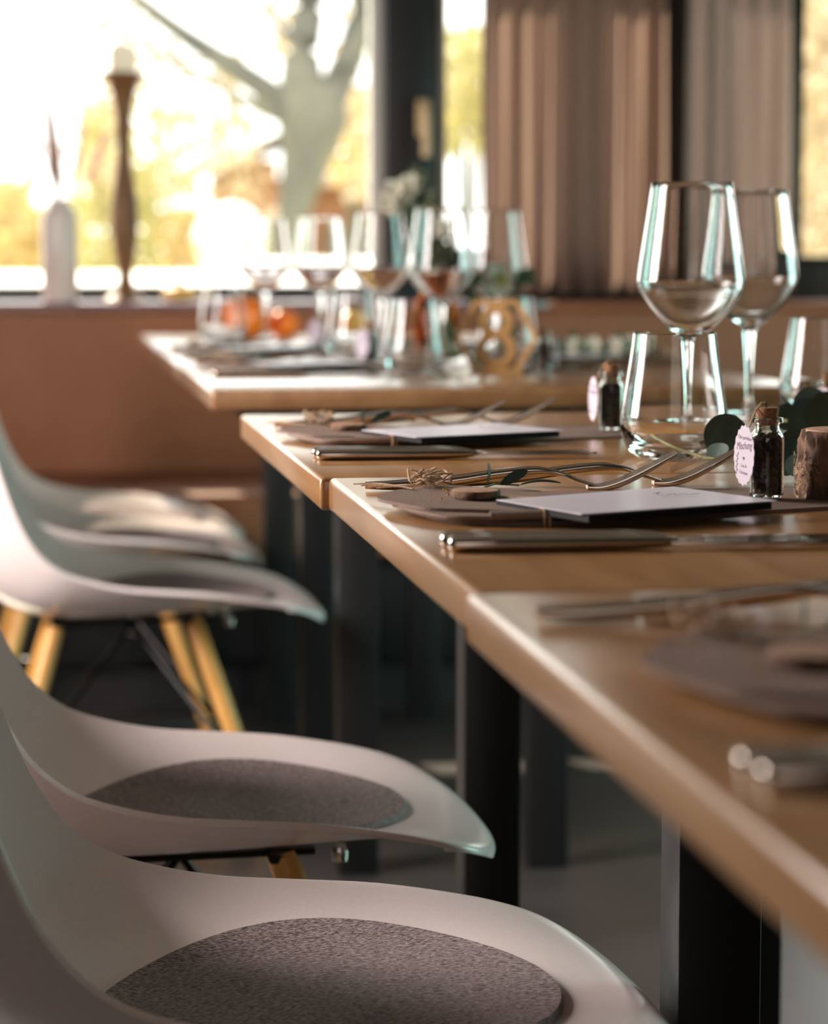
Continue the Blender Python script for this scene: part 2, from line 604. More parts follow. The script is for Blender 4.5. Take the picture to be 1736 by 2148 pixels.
# ------------------------------------------------------------------ bench along the window wall
bench = thing('upholstered_bench', 'long reddish brown upholstered bench with high back under the windows', 'bench', (0.8, 6.0, 0))
ZL = 0.8335
bx0, bx1 = RX0 + 0.02 - 0.8, RX1 - 0.02 - 0.8
boxobj('backrest', M_leather, bx0, bx1, -0.10, 0.0, 0.448, 0.812, 0.012, bench, 3)
boxobj('seat', M_leather, bx0, bx1, -0.68, -0.10, 0.315, 0.452, 0.022, bench, 4)
boxobj('base', M_black, bx0, bx1, -0.62, -0.06, 0.10, 0.313, 0.004, bench)
boxobj('plinth', M_darkwall, bx0, bx1, -0.56, -0.10, 0.0, 0.10, 0.0, bench)
# ledge between bench back and window
lx1 = atY(1130, 600, 6.0).x
LG = boxobj('window_ledge', M_ledge, RX0 + 0.02, lx1, 5.895, 6.298, 0.8135, ZL, 0.005)
tag(LG, 'polished ledge on top of the bench back below the big window', 'ledge')
boxobj('backrest_top', M_leather, lx1 - 0.8, bx1, -0.10, 0.04, 0.812, 0.83, 0.006, bench)


# ------------------------------------------------------------------ curtains
def curtain(name, label, x0, x1, yc, amp, n, z0, z1, m, ph=0.0, seed=1, sharp=1.0):
    rnd = random.Random(seed)
    bm = bmesh.new()
    N = n * 14
    cols = []
    ks = [rnd.uniform(0.75, 1.25) for _ in range(n + 2)]
    cl = []
    for i in range(N + 1):
        t = i / N
        f = t * n + ph
        k = ks[int(f) % len(ks)]
        x = x0 + (x1 - x0) * t + 0.15 * (x1 - x0) / n * math.sin(4 * math.pi * f) * sharp
        y = yc + amp * k * math.sin(2 * math.pi * f)
        cl.append([bm.verts.new((x + 0.003 * math.sin(5 * j + i * 0.3), y + (0.002 * math.sin(j * 1.7 + i * 0.21)), z0 + (z1 - z0) * j / 6)) for j in range(7)])
    for a, b in zip(cl, cl[1:]):
        for j in range(6):
            bm.faces.new((a[j], b[j], b[j + 1], a[j + 1]))
    o = obj(name, bm, m)
    tag(o, label, 'curtain')
    return o


c1 = atY(1010, 300, 6.22).x
c2 = atY(1392, 300, 6.22).x
curtain('curtain', 'taupe curtain in deep folds with sunlit stripes, right of the window post', c1, c2, 6.205, 0.046, 8, 0.845, 2.6, M_curtain, 0.1, 3)
c3 = atY(1440, 300, 6.22).x
c4 = atY(1658, 300, 6.22).x
curtain('curtain', 'smooth grey beige curtain with shallow folds near the right edge', c3, c4, 6.22, 0.02, 5, 0.845, 2.6, M_curtain2, 0.0, 5, 0.3)
bm = bmesh.new()
sweep(bm, [(c1 - 0.05, 6.24, 2.63), (2.9, 6.24, 2.63)], (0.012, 0.012), 10)
tag(obj('curtain_rail', bm, M_black), 'black rail carrying both curtains above the windows', 'rail')

# ------------------------------------------------------------------ tables
TT = 0.027


def table(x0, x1, y0, y1, leg_y, label, m=M_oak):
    t = thing('dining_table', label, 'table', (x0, (y0 + y1) / 2, 0), 0, 'oak tables pushed together in a row')
    yc = (y0 + y1) / 2
    boxobj('tabletop', m, 0, x1 - x0, y0 - yc, y1 - yc, TZ - TT, TZ, 0.0042, t, 3)
    lx = 0.451 - x0
    for s in (0, 1):
        a = lx if s == 0 else x1 - x0 - lx - 0.0615
        boxobj('leg', M_black, a, a + 0.0615, leg_y - yc, leg_y + 0.055 - yc, 0.0, TZ - TT - 0.035, 0.002, t)
    boxobj('underframe', M_black, 0.07, x1 - x0 - 0.07, leg_y - yc - 0.03, leg_y + 0.085 - yc, TZ - TT - 0.035, TZ - TT, 0.0, t)
    return t


X1T = 1.03
e1 = at(668, 1001.5, TZ)
e2 = at(679, 994.5, TZ)
e3 = at(970, 1243, TZ)
yA = (e1.y + e2.y) / 2
table(0.226, X1T, e1.y, 2.885, 2.73, 'oak table with its left corner beyond the step in the table edge')
table(0.2325, X1T, e3.y, e1.y - 0.004, 1.79, 'oak table in the middle of the row carrying the sharpest place setting')
table(0.2255, X1T, 0.52, e3.y - 0.003, 0.98, 'oak table nearest the camera in the lower right corner')
table(0.228, X1T, 3.39, 4.13, 3.90, 'first table beyond the gap, with the wooden number sign', M_oakshade)
table(0.227, X1T, 4.133, 4.87, 4.45, 'white gleaming table behind the one with the number sign', M_oakshade)
table(0.227, X1T, 4.873, 5.62, 5.18, 'farthest table of the row, next to the bench', M_oakshade)

# ------------------------------------------------------------------ chairs
CTRL = [  # centre u,z, rim u,z, half width, exponent
    (.419, .388, .351, .427, .204, 2.2), (.421, .398, .352, .431, .205, 2.2), (.417, .409, .337, .438, .208, 2.5), (.397, .420, .30, .447, .211, 3.0),
    (.34, .426, .24, .457, .212, 3.6), (.26, .423, .18, .462, .212, 4.0), (.17, .418, .12, .467, .212, 4.2),
    (.08, .413, .07, .477, .211, 4.0), (.0, .414, .03, .491, .210, 3.6), (-.06, .432, .0, .514, .208, 3.0),
    (-.10, .47, -.022, .545, .207, 2.6), (-.125, .53, -.04, .585, .206, 2.4), (-.14, .60, -.058, .64, .205, 2.4),
    (-.152, .68, -.075, .70, .20, 2.5), (-.162, .76, -.095, .75, .195, 2.6), (-.17, .83, -.12, .78, .185, 2.6)]
prof = crv(CTRL, 60)
NS = 44
bm = bmesh.new()
grid = []
for qi, q in enumerate(prof):
    row = []
    fb = max(0.0, 1 - qi / 22.0)
    for j in range(NS + 1):
        s = math.sin(math.pi / 2 * (2 * j / NS - 1))
        a = abs(s)
        eu = a ** max(q[5], 3.0)
        eu = fb * (1 - math.sqrt(max(0.0, 1 - a ** 2.3))) + (1 - fb) * eu
        ez = a ** q[5]
        row.append(bm.verts.new((q[0] + (q[2] - q[0]) * eu, q[4] * s, q[1] + (q[3] - q[1]) * ez)))
    grid.append(row)
for a, b in zip(grid, grid[1:]):
    for j in range(NS):
        bm.faces.new((a[j], a[j + 1], b[j + 1], b[j]))
bm.normal_update()
bvh = BVHTree.FromBMesh(bm)
chair0 = thing('shell_chair', 'x', 'chair', (0, 0, 0), 0, 'white shell chairs along the left side of the tables')
shell = obj('seat_shell', bm, M_white, chair0)
if sum(p.normal.z for p in list(shell.data.polygons)[600:1200]) < 0:
    shell.data.flip_normals()
sol = shell.modifiers.new('thickness', 'SOLIDIFY')
sol.thickness = 0.0065
sol.offset = -1
bv = shell.modifiers.new('rim', 'BEVEL')
bv.width = 0.0022
bv.segments = 3
bv.limit_method = 'ANGLE'
bv.angle_limit = R(50)
# felt pad draped on the seat
bm = bmesh.new()
PR, PC = 0.167, 0.177
rings_t, rings_b = [], []
NR, NA = 14, 72


def seatz(x, y):
    h = bvh.ray_cast(Vector((x, y, 0.7)), Vector((0, 0, -1)))
    return h[0].z if h[0] else 0.43


rr = [PR * i / NR for i in range(1, NR)] + [PR - 0.0012, PR]
for i, r in enumerate(rr):
    tz = 0.0065 if i < len(rr) - 1 else 0.0045
    rings_t.append([bm.verts.new((PC + r * math.cos(2 * math.pi * k / NA), r * math.sin(2 * math.pi * k / NA),
                                  seatz(PC + r * math.cos(2 * math.pi * k / NA), r * math.sin(2 * math.pi * k / NA)) + tz)) for k in range(NA)])
rings_b = [[bm.verts.new((v.co.x, v.co.y, v.co.z - 0.004)) for v in rings_t[-1]]]
ct = bm.verts.new((PC, 0, seatz(PC, 0) + 0.0065))
for k in range(NA):
    bm.faces.new((ct, rings_t[0][k], rings_t[0][(k + 1) % NA]))
for a, b in zip(rings_t, rings_t[1:] + rings_b):
    for k in range(NA):
        bm.faces.new((a[k], a[(k + 1) % NA], b[(k + 1) % NA], b[k]))
bm.faces.new(rings_b[0])
obj('seat_pad', bm, M_felt, chair0)
tops = {(1, 1): (.215, .085, .415), (1, -1): (.215, -.085, .415), (0, 1): (.02, .085, .408), (0, -1): (.02, -.085, .408)}
feet = {(1, 1): (.355, .20, .0), (1, -1): (.355, -.20, .0), (0, 1): (-.10, .20, .0), (0, -1): (-.10, -.20, .0)}
for k in tops:
    a, b = Vector(tops[k]), Vector(feet[k])
    bm = bmesh.new()
    a2 = a + (b - a) * 0.03
    pts = [a2.lerp(b, t) for t in (0, .03, .3, .7, 1)]
    sweep(bm, pts, [(.011, .011), (.0135, .0135), (.014, .014), (.012, .012), (.0095, .0095)], 14)
    lg = obj('leg', bm, M_beech, chair0)
    bm = bmesh.new()
    for t in (.45, .62):
        c = a.lerp(b, t)
        c2 = c + Vector((0.02 if k[0] else -0.02, 0.0, 0))
        sweep(bm, [c - (c2 - c) * 1.0, c2], (.0035, .0035), 8)
    islands('bolt', bm, M_wire, lg)
bm = bmesh.new()
for k in tops:
    a, b = Vector(tops[k]), Vector(feet[k])
    o_ = Vector(tops[(1 - k[0], -k[1])])
    sweep(bm, [a.lerp(b, .58), Vector((.13, 0, .385))], (.004, .004), 8)
for s in (1, -1):
    sweep(bm, [Vector(tops[(0, s)]).lerp(Vector(feet[(0, s)]), .5), Vector((.13, s * .02, .22)), Vector(tops[(1, s)]).lerp(Vector(feet[(1, s)]), .5)], (.003, .003), 8)
for x in (.02, .215):
    sweep(bm, [(x, -.10, .400), (x, .10, .400)], (.010, .004), 8, 4)
for s in (-.07, .07):
    sweep(bm, [(.0, s, .398), (.25, s, .402)], (.010, .0035), 8, 4)
islands('wire_brace', bm, M_wire, chair0)
bm = bmesh.new()
for x, y in ((.275, -.06), (.255, .08), (.275, .06), (.02, .11)):
    lathe(bm, [(0, .386), (.007, .388), (.008, .396), (.005, .404), (0, .405)], 12, c=(x, y))
islands('screw_cap', bm, M_bolt, chair0)
chairs = [
    ((0.020, 1.79), 'white shell chair nearest the camera, its grey felt pad cut by the bottom edge'),
    ((0.0, 2.43), 'white shell chair whose whole grey felt pad shows, second from the camera'),
    ((0.012, 3.97), 'white shell chair standing on visible yellow wooden legs'),
    ((-0.02, 4.66), 'white shell chair between the yellow-legged chair and the sunlit one'),
    ((-0.02, 5.095), 'sunlit glaring white shell chair, farthest of the row')]
for i, ((cx, cy), lb) in enumerate(chairs):
    if i == 0:
        chair0.location = (cx, cy, 0)
        chair0['label'] = lb
    else:
        dup(chair0, (cx, cy, 0), lb)

# ------------------------------------------------------------------ glassware


def wineglass():
    t = thing('wine_glass', 'x', 'wine glass', (0, 0, TZ), 0, 'stemmed wine glasses on the tables')
    outer = crv([(.0385, .244), (.0425, .215), (.0478, .180), (.0512, .156), (.0512, .147), (.0470, .136), (.035, .120), (.0185, .1045), (.0105, .099),
                 (.0075, .092), (.0058, .075), (.0040, .050), (.0036, .030), (.0048, .017), (.0095, .0095), (.020, .0055), (.033, .0032), (.0385, .0020)], 60)
    inner = crv([(.0377, .2436), (.0416, .215), (.0468, .180), (.0500, .156), (.0499, .1475), (.0455, .1375), (.0325, .1215), (.0165, .108), (.006, .1045), (0, .104)], 32)
    prof = [(0, .1040)][:0] + list(reversed(inner)) + [(.0381, .2444)] + outer + [(.0385, .0008), (.0378, 0), (0, 0)]
    bm = bmesh.new()
    lathe(bm, prof, 56)
    obj('glass_body', bm, M_glass, t)
    return t


def tumbler():
    t = thing('tumbler', 'x', 'glass', (0, 0, TZ), 0, 'stemless tumblers on the tables')
    outer = crv([(.0362, .1085), (.0385, .090), (.0425, .065), (.0458, .044), (.0468, .033), (.0445, .018), (.038, .006), (.030, .0008)], 34)
    inner = crv([(0, .0085), (.020, .0092), (.034, .014), (.0425, .024), (.0449, .034), (.0440, .045), (.0409, .065), (.0370, .090), (.0348, .1083)], 34)
    prof = inner + [(.0355, .1092)] + outer + [(.029, 0), (0, 0)]
    bm = bmesh.new()
    lathe(bm, prof, 56)
    obj('glass_body', bm, M_glass, t)
    return t


WG, TB = wineglass(), tumbler()


def put(src, first, loc, label, rz=0.0):
    loc = (loc[0], loc[1], loc[2] + .0003)
    if first:
        src.location = loc
        src['label'] = label
        return src
    return dup(src, loc, label, rz)


SP = 0.69
wg = [((0.622, 2.445), 'sharp empty wine glass in front, its foot seen through a tumbler'),
      ((0.769, 2.764), 'empty wine glass at the right, partly behind the sharp wine glass'),
      ((0.620, 3.978), 'blurred wine glass just left of the bright window strip behind it'),
      ((0.735, 4.16), 'blurred wine glass above the wooden number sign'),
      ((0.592, 4.477), 'blurred wine glass standing before the window post'),
      ((0.547, 5.01), 'blurred wine glass before the orange house wall seen outside'),
      ((0.458, 5.209), 'leftmost blurred wine glass, above the orange pumpkin')]
for i, ((x, y), lb) in enumerate(wg):
    put(WG, i == 0, (x, y, TZ), lb, 0.3 * i)
tb = [((0.5515, 2.2235), 'sharp clear tumbler in front of the wine glass stem'),
      ((0.832, 2.70), 'clear tumbler at the right edge with a brown reflection'),
      ((0.551, 3.786), 'blurred tumbler left of the number sign'),
      ((0.715, 3.93), 'blurred tumbler close behind the number sign'),
      ((0.535, 4.385), 'blurred tumbler around a small dark bottle'),
      ((0.367, 5.10), 'blurred tumbler in front of the orange pumpkin')]
for i, ((x, y), lb) in enumerate(tb):
    put(TB, i == 0, (x, y, TZ), lb, 0.3 * i)


# ------------------------------------------------------------------ little tea bottle with a tag
def textmesh(body, size, font_shear=0.0):
    cu = bpy.data.curves.new('t', 'FONT')
    cu.body = body
    cu.size = size
    cu.shear = font_shear
    cu.align_x = 'CENTER'
    cu.extrude = 0.00004
    ob = bpy.data.objects.new('t', cu)
    col.objects.link(ob)
    dg = bpy.context.evaluated_depsgraph_get()
    me = bpy.data.meshes.new_from_object(ob.evaluated_get(dg))
    bpy.data.objects.remove(ob)
    return me


def tea_bottle():
    t = thing('tea_bottle', 'x', 'bottle', (0, 0, TZ), 0, 'small corked tea bottles on the tables')
    outer = [(0, 0), (.0112, 0), (.0120, .0009), (.0122, .003), (.0122, .040), (.0119, .0435), (.0108, .0465), (.0092, .0488), (.0086, .0505),
             (.0086, .0525), (.0098, .0532), (.0114, .0537), (.0117, .0550), (.0114, .0566), (.0100, .0572)]
    inner = [(.0088, .0570), (.0077, .0545), (.0076, .0505), (.0082, .0482), (.0098, .0458), (.0109, .0430), (.0111, .040), (.0111, .003), (.0100, .0019), (0, .0018)]
    bm = bmesh.new()
    lathe(bm, outer + inner, 40)
    obj('glass_body', bm, M_vialglass, t)
    bm = bmesh.new()
    rnd = random.Random(4)
    lathe(bm, [(0, .0021), (.0098, .0021), (.01085, .0032), (.01085, .0385), (.0104, .0418), (.0088, .0440), (.004, .0452), (0, .0448)], 40)
    for v in bm.verts:
        if v.co.z > .040:
            v.co.z += rnd.uniform(-.0012, .0010)
    for _ in range(60):
        a, z = rnd.uniform(0, 6.28), rnd.uniform(.006, .041)
        r = .0107
        p = Vector((r * math.cos(a), r * math.sin(a), z))
        q = p + Vector((-math.sin(a), math.cos(a), rnd.uniform(-1, 1))) * rnd.uniform(.0006, .0016)
        sweep(bm, [p, q], (.00025, .00035), 5)
    obj('tea_filling', bm, M_tea, t)
    bm = bmesh.new()
    lathe(bm, [(0, .0515), (.0068, .0515), (.0073, .054), (.0083, .0635), (.0081, .0642), (0, .0643)], 32)
    ck = obj('cork', bm, M_cork, t)
    bm = bmesh.new()
    lathe(bm, [(0, .0640), (.0006, .0642), (.0006, .0690), (0, .0692)], 8, c=(-.001, 0))
    obj('pin', bm, M_wire, ck)
    bm = bmesh.new()
    for dy, dz in ((-.0008, 0), (.0010, .0004)):
        pts = crv([(-.0005, dy, .0675 + dz), (-.004, dy * 2, .0672 + dz), (-.009, dy * 1.5 - .002, .0625), (-.0125, dy - .004, .0560), (-.0150, -.006, .0505)], 16)
        sweep(bm, pts, (.00055, .00055), 7)
    lathe(bm, [(.0, .0662), (.0013, .0668), (.0015, .0676), (0, .0684)], 10)
    obj('string', bm, M_twine, t)
    # scalloped paper tag, turned half away
    tg = bpy.data.objects.new('paper_tag', None)
    bm = bmesh.new()
    a_, b_ = .0138, .0212
    out = []
    NB = 18
    for k in range(NB * 8):
        th = 2 * math.pi * k / (NB * 8)
        sc_ = 0.97 + 0.075 * abs(math.sin(NB * th / 2))
        out.append((a_ * math.cos(th) * sc_, b_ * math.sin(th) * sc_))
    prism(bm, out, -.0002, .0002)
    pt = obj('paper_tag', bm, M_tag, t, smooth=False)
    bpy.data.objects.remove(tg)
    pt.location = (-.0185, -.0060, .0305)
    pt.rotation_euler = (Matrix.Rotation(R(-75), 4, 'Z') @ Matrix.Rotation(R(4), 4, 'Y') @ Matrix.Rotation(R(90), 4, 'X')).to_euler()
    for body, size, sh, y, m in (('Die perfekte', .0036, 0, .0115, M_inkd), ('Mischung', .0062, .35, .0045, M_inkd),
                                 ('Lisa &', .0032, 0, -.0085, M_inkd), ('Christian', .0032, 0, -.0135, M_inkd)):
        me = textmesh(body, size, sh)
        me.materials.clear()
        me.materials.append(m)
        o = bpy.data.objects.new('printed_text', me)
        col.objects.link(o)
        o.parent = pt
        o.location = (0.0005 if body != 'Mischung' else 0, y, .00026)
        if body == 'Mischung':
            o.rotation_euler = (0, 0, R(8))
            o.scale = (.92, 1.25, 1)
    bm = bmesh.new()
    hp = []
    for k in range(40):
        th = 2 * math.pi * k / 40
        hp.append((.00009 * 16 * math.sin(th) ** 3, -.0022 + .00009 * (13 * math.cos(th) - 5 * math.cos(2 * th) - 2 * math.cos(3 * th) - math.cos(4 * th))))
    prism(bm, hp, .0002, .0003)
    obj('printed_heart', bm, M_inkd, pt, smooth=False)
    bm = bmesh.new()
    sweep(bm, crv([(-.0085, -.0145, .00028), (-.0092, -.009, .00028), (-.0088, -.003, .00028), (-.0078, .001, .00028)], 10), (.0002, .0001), 5)
    for k in range(8):
        y = -.0145 + k * .002
        s = 1 if k % 2 else -1
        prism(bm, [(-.009, y), (-.009 + s * .0012, y + .0006), (-.009 + s * .0022, y + .0018), (-.009 + s * .0008, y + .0012)], .0002, .0003)
    obj('printed_sprig', bm, M_inkg, pt, smooth=False)
    return t


TBt = tea_bottle()
bt = [((0.521, 1.823), 'sharp tea bottle with the readable white tag beside the log', 0.0),
      ((0.565, 2.533), 'tea bottle with tag left of the sharp tumbler', -0.15),
      ((0.750, 2.41), 'dark tea bottle cut off by the right edge', 0.5),
      ((0.521, 4.059), 'blurred dark tea bottle beside the tumbler left of the sign', 0.4),
      ((0.517, 4.772), 'farthest blurred tea bottle, on the gleaming table', 0.8),
      ((0.746, 3.803), 'blurred tea bottle with lilac tag right of the number sign', 2.6)]
for i, ((x, y), lb, rz) in enumerate(bt):
    put(TBt, i == 0, (x, y, TZ + (.0042 if i in (0, 1, 3) else 0)), lb, rz)

# ------------------------------------------------------------------ cutlery and napkins; local origin: knife line of a setting
FK = [(0.0, .0030), (.030, .0034), (.066, .0062), (.10, .0112), (.128, .0138), (.147, .0118), (.160, .0068), (.173, .0030)]


def fork():
    t = thing('fork', 'x', 'fork', (0, 0, TZ), 0, 'steel forks on the tables')
    bm = bmesh.new()
    pts = crv([(x, 0, z + .0014) for x, z in FK], 40)
    wh = crv([(.0060, .0028), (.0066, .0042), (.0058, .0042), (.0048, .0039), (.0042, .0035), (.0038, .0020), (.0075, .0016), (.0115, .0013)], 40)
    sweep(bm, pts, list(wh), 16, 2.8, side=(0, 1, 0))
    obj('handle', bm, M_steel, t)
    for k in range(4):
        y = (k - 1.5) * .0062
        bm = bmesh.new()
        pp = crv([(.168, y * .85, .0030), (.180, y, .0030), (.195, y, .0075), (.215, y * .98, .0175), (.235, y * .95, .0290)], 22)
        ww = crv([(.0028, .0020), (.0026, .0024), (.0024, .0026), (.0022, .0022), (.0013, .0010)], 22)
        sweep(bm, pp, list(ww), 10, 2.6, side=(0, 1, 0))
        obj('tine', bm, M_steel, t)
    return t


def knife():
    t = thing('table_knife', 'x', 'knife', (0, 0, TZ), 0, 'steel knives on the tables')
    bm = bmesh.new()
    pts = [(x, 0, .0052) for x in (0, .0015, .004, .03, .07, .11, .130, .140)]
    wh = [(.0045, .0030), (.0070, .0046), (.0080, .0052), (.0078, .0052), (.0074, .0050), (.0068, .0048), (.0055, .0040), (.0030, .0020)]
    sweep(bm, pts, wh, 24, 2.3, side=(0, 1, 0))
    obj('handle', bm, M_steel, t)
    bm = bmesh.new()
    out = [(.136, -.004), (.15, -.0078), (.18, -.0098), (.22, -.0098), (.235, -.0080), (.246, -.002), (.248, .004), (.244, .0070), (.20, .0062), (.15, .0050), (.136, .0035)]
    prism(bm, out, .0036, .0052, .0004, 2)
    obj('blade', bm, M_steel, t)
    return t


def napkin():
    rnd = random.Random(11)
    bm = bmesh.new()

    def layer(poly, z0, z1, rise=0.0):
        for _ in range(3):
            q = []
            for a, c in zip(poly, poly[1:] + poly[:1]):
                k = .18 if _ == 0 else .25
                q += [(a[0] + (c[0] - a[0]) * k, a[1] + (c[1] - a[1]) * k), (c[0] + (a[0] - c[0]) * k, c[1] + (a[1] - c[1]) * k)]
            poly = q
        b = bmesh.new()
        prism(b, poly, z0, z1, (z1 - z0) * .45, 4)
        for v in b.verts:
            v.co.z += rise * math.sin(v.co.x * 60 + v.co.y * 25) + rnd.uniform(-.0001, .0001)
        merge(bm, b)
    base = [(.262, .215), (.285, .152), (.33, .150), (.37, .156), (.45, .183), (.53, .212), (.585, .235), (.592, .30), (.575, .372), (.47, .365), (.37, .36), (.30, .350)]
    layer(base, 0.0, .0040)
    layer([(.252, .235), (.262, .19), (.278, .150), (.37, .153), (.372, .345), (.30, .354)], .0041, .0072)
    layer([(.243, .25), (.258, .19), (.274, .148), (.325, .146), (.368, .151), (.371, .345), (.30, .357)], .0073, .0106)
    # upper pocket flap with a diagonal mouth and a lifted near fold
    layer([(.236, .262), (.252, .215), (.262, .185), (.300, .168), (.325, .160), (.366, .160), (.366, .21), (.352, .30), (.30, .362), (.265, .330)], .0107, .0140)
    sweep(bm, crv([(.300, .150, .0105), (.33, .147, .0112), (.366, .152, .0108)], 8), [(.0075, .0052)] * 9, 12)
    t = obj('napkin', bm, M_napkin)
    tag(t, 'x', 'napkin', 'folded taupe linen napkins on the tables')
    return t


def tie():
    rnd = random.Random(5)
    t = thing('napkin_tie', 'x', 'napkin tie', (0, 0, TZ), 0, 'wooden slices tied on the napkins with twine')
    bm = bmesh.new()
    zt = .0150
    for off in (0, .0035):
        sweep(bm, crv([(.334 + off, .1375, .0003), (.334 + off, .1372, .010), (.334 + off, .141, .0175), (.331 + off, .160, zt + .0012), (.326, .20, zt), (.318, .24, zt), (.305, .29, zt),
                       (.297, .32, zt), (.290, .350, zt), (.289, .3705, .011), (.288, .3715, .0005)], 40), (.0009, .0009), 7)
    # tangled bow
    for k in range(7):
        c = Vector((.283 + rnd.uniform(-.006, .008),   .325 + rnd.uniform(-.03, .02), zt + .004))
        pts = [c + Vector((rnd.uniform(-.014, .014), rnd.uniform(-.02, .02), rnd.uniform(-.001, .015))) for _ in range(6)]
        for p in pts:
            p.z = max(p.z, zt)
        sweep(bm, crv([tuple(p) for p in pts], 26), (.0010, .0010), 6)
    for k in range(4):
        c = Vector((.272, .31, zt + .001))
        sweep(bm, crv([tuple(c), (.262 - .003 * k, .325 + .008 * k, zt + .002), (.248 - .004 * k, .33 + .012 * k, zt - .0005)], 10), (.0012, .0009), 6)
    for k in range(6):
        x0 = .325 + .007 * k
        sweep(bm, crv([(.315, .25, zt), (x0, .235 - .004 * k, zt + .002), (x0 + .008, .215 - .004 * k, zt + .0012), (x0 + .013, .225 - .006 * k, zt)], 12), (.0011, .0009), 6)
    obj('twine', bm, M_twine, t)['kind'] = 'stuff'
    bm = bmesh.new()
    for k in range(9):
        x, y = rnd.uniform(.275, .325), rnd.uniform(.19, .33)
        lathe(bm, [(0, zt), (.0011, zt + .001), (.0011, zt + .0022), (0, zt + .003)], 8, c=(x, y))
    obj('gold_bead', bm, M_gold, t)['kind'] = 'stuff'
    bm = bmesh.new()
    n = 36
    rad = [.0172 * (1 + .03 * math.sin(3 * a * 2 * math.pi / n + 1) + rnd.uniform(-.02, .02)) for a in range(n)]
    rows = []
    zz = ((0, .93), (.0022, 1.0), (.0066, .99), (.0078, .95))
    for z, f in zz:
        rows.append([bm.verts.new((.306 + rad[k] * f * math.cos(2 * math.pi * k / n), .245 + rad[k] * f * 1.25 * math.sin(2 * math.pi * k / n), zt + .0005 + z)) for k in range(n)])
    bm.faces.new(rows[0][::-1])
    for a, b in zip(rows, rows[1:]):
        for k in range(n):
            bm.faces.new((a[k], a[(k + 1) % n], b[(k + 1) % n], b[k]))
    ds = obj('wood_slice', bm, M_bark, t)
    bm = bmesh.new()
    top = [bm.verts.new((v.co.x, v.co.y, v.co.z)) for v in []] or None
    lathe(bm, [(0, zt + .0088), (.004, zt + .0089), (.010, zt + .0088), (.0158, zt + .0086), (.0160, zt + .0075), (0, zt + .0075)], n, c=(.306, .245))
    for v in bm.verts:
        v.co.y = .245 + (v.co.y - .245) * 1.25
    obj('cut_face', bm, M_cutwood, ds)
    return t


def leaf_bm(bm, base, tip, wid, nrm=(0, 0, 1), curl=.15, n=10, th=.0005, rnd_=0.5):
    base, tip = Vector(base), Vector(tip)
    d = tip - base
    L = d.length
    d.normalize()
    nv = Vector(nrm)
    nv = (nv - d * nv.dot(d)).normalized()
    s = d.cross(nv)
    rows = []
    for i in range(n + 1):
        t = i / n
        w = wid * (math.sin(math.pi * t) ** rnd_)
        if i in (0, n):
            w = wid * .04
        c = base + d * (L * t) + nv * (curl * L * math.sin(math.pi * t) * .5)
        rows.append([c - s * w + nv * (w * .25), c, c + s * w + nv * (w * .25)])
    for sgn in (1, -1):
        vs = [[bm.verts.new(p + nv * (th * sgn * .5)) for p in r] for r in rows]
        for a, b in zip(vs, vs[1:]):
            for j in range(2):
                q = (a[j], a[j + 1], b[j + 1], b[j])
                bm.faces.new(q if sgn > 0 else q[::-1])


def leaf_sprig():
    t = thing('leaf_sprig', 'x', 'leaf sprig', (0, 0, TZ), 0, 'small green leaf sprigs on the napkins')
    z = .0112
    for b, e, w, nr in (((.330, .335, z), (.331, .337, z + .0155), .0020, (.8, -.6, 0)), ((.338, .325, z), (.360, .335, z + .0095), .0038, (.3, -.8, .6)),
                        ((.352, .325, z - .0003), (.382, .318, z + .0012), .0050, (0, 0, 1))):
        bm = bmesh.new()
        leaf_bm(bm, b, e, w, nr, .12)
        obj('leaf', bm, M_euc, t)
    bm = bmesh.new()
    sweep(bm, [(.325, .315, z - .0005), (.336, .335, z), (.352, .325, z - .0003)], (.0008, .0008), 6)
    obj('stem', bm, M_eucstem, t)
    return t


def menu():
    t = thing('menu_card', 'x', 'menu card', (0, 0, TZ), 0, 'menu cards tucked into the napkins')
    Y0 = 1.545
    A, B, C, D = (at(1228, 1079, TZ + .0125), at(1640, 1050.5, TZ + .0125), at(1420, 1021, TZ + .0125), at(1050, 1049, TZ + .0125))
    P = [(p.x, p.y - Y0) for p in (A, B, C, D)]
    bm = bmesh.new()
    prism(bm, P, .0186, .0193)
    obj('white_card', bm, M_cardw, t, smooth=False)
    Q = [(P[0][0] + .004, P[0][1] - .004), (P[1][0] - .006, P[1][1] - .006), (P[2][0] + .001, P[2][1] + .001), (P[3][0], P[3][1] + .001)]
    bm = bmesh.new()
    prism(bm, Q, .0112, .0184, .0004, 2)
    obj('black_card', bm, M_cardb, t, smooth=False)
    bm = bmesh.new()
    sp = crv([(at(x, y, TZ + .0126).x, at(x, y, TZ + .0126).y - Y0, .0195) for x, y in
              ((1378, 1036), (1392, 1033), (1386, 1037), (1405, 1040), (1420, 1036), (1428, 1039), (1445, 1036), (1452, 1038), (1475, 1035))], 50)
    sweep(bm, sp, (.0004, .00006), 5)
    sp = crv([(at(x, y, TZ + .0126).x, at(x, y, TZ + .0126).y - Y0, .0195) for x, y in ((1395, 1044), (1430, 1043), (1470, 1042))], 8)
    sweep(bm, sp, (.0003, .00006), 5)
    obj('handwriting', bm, M_ink, t, smooth=False)
    return t


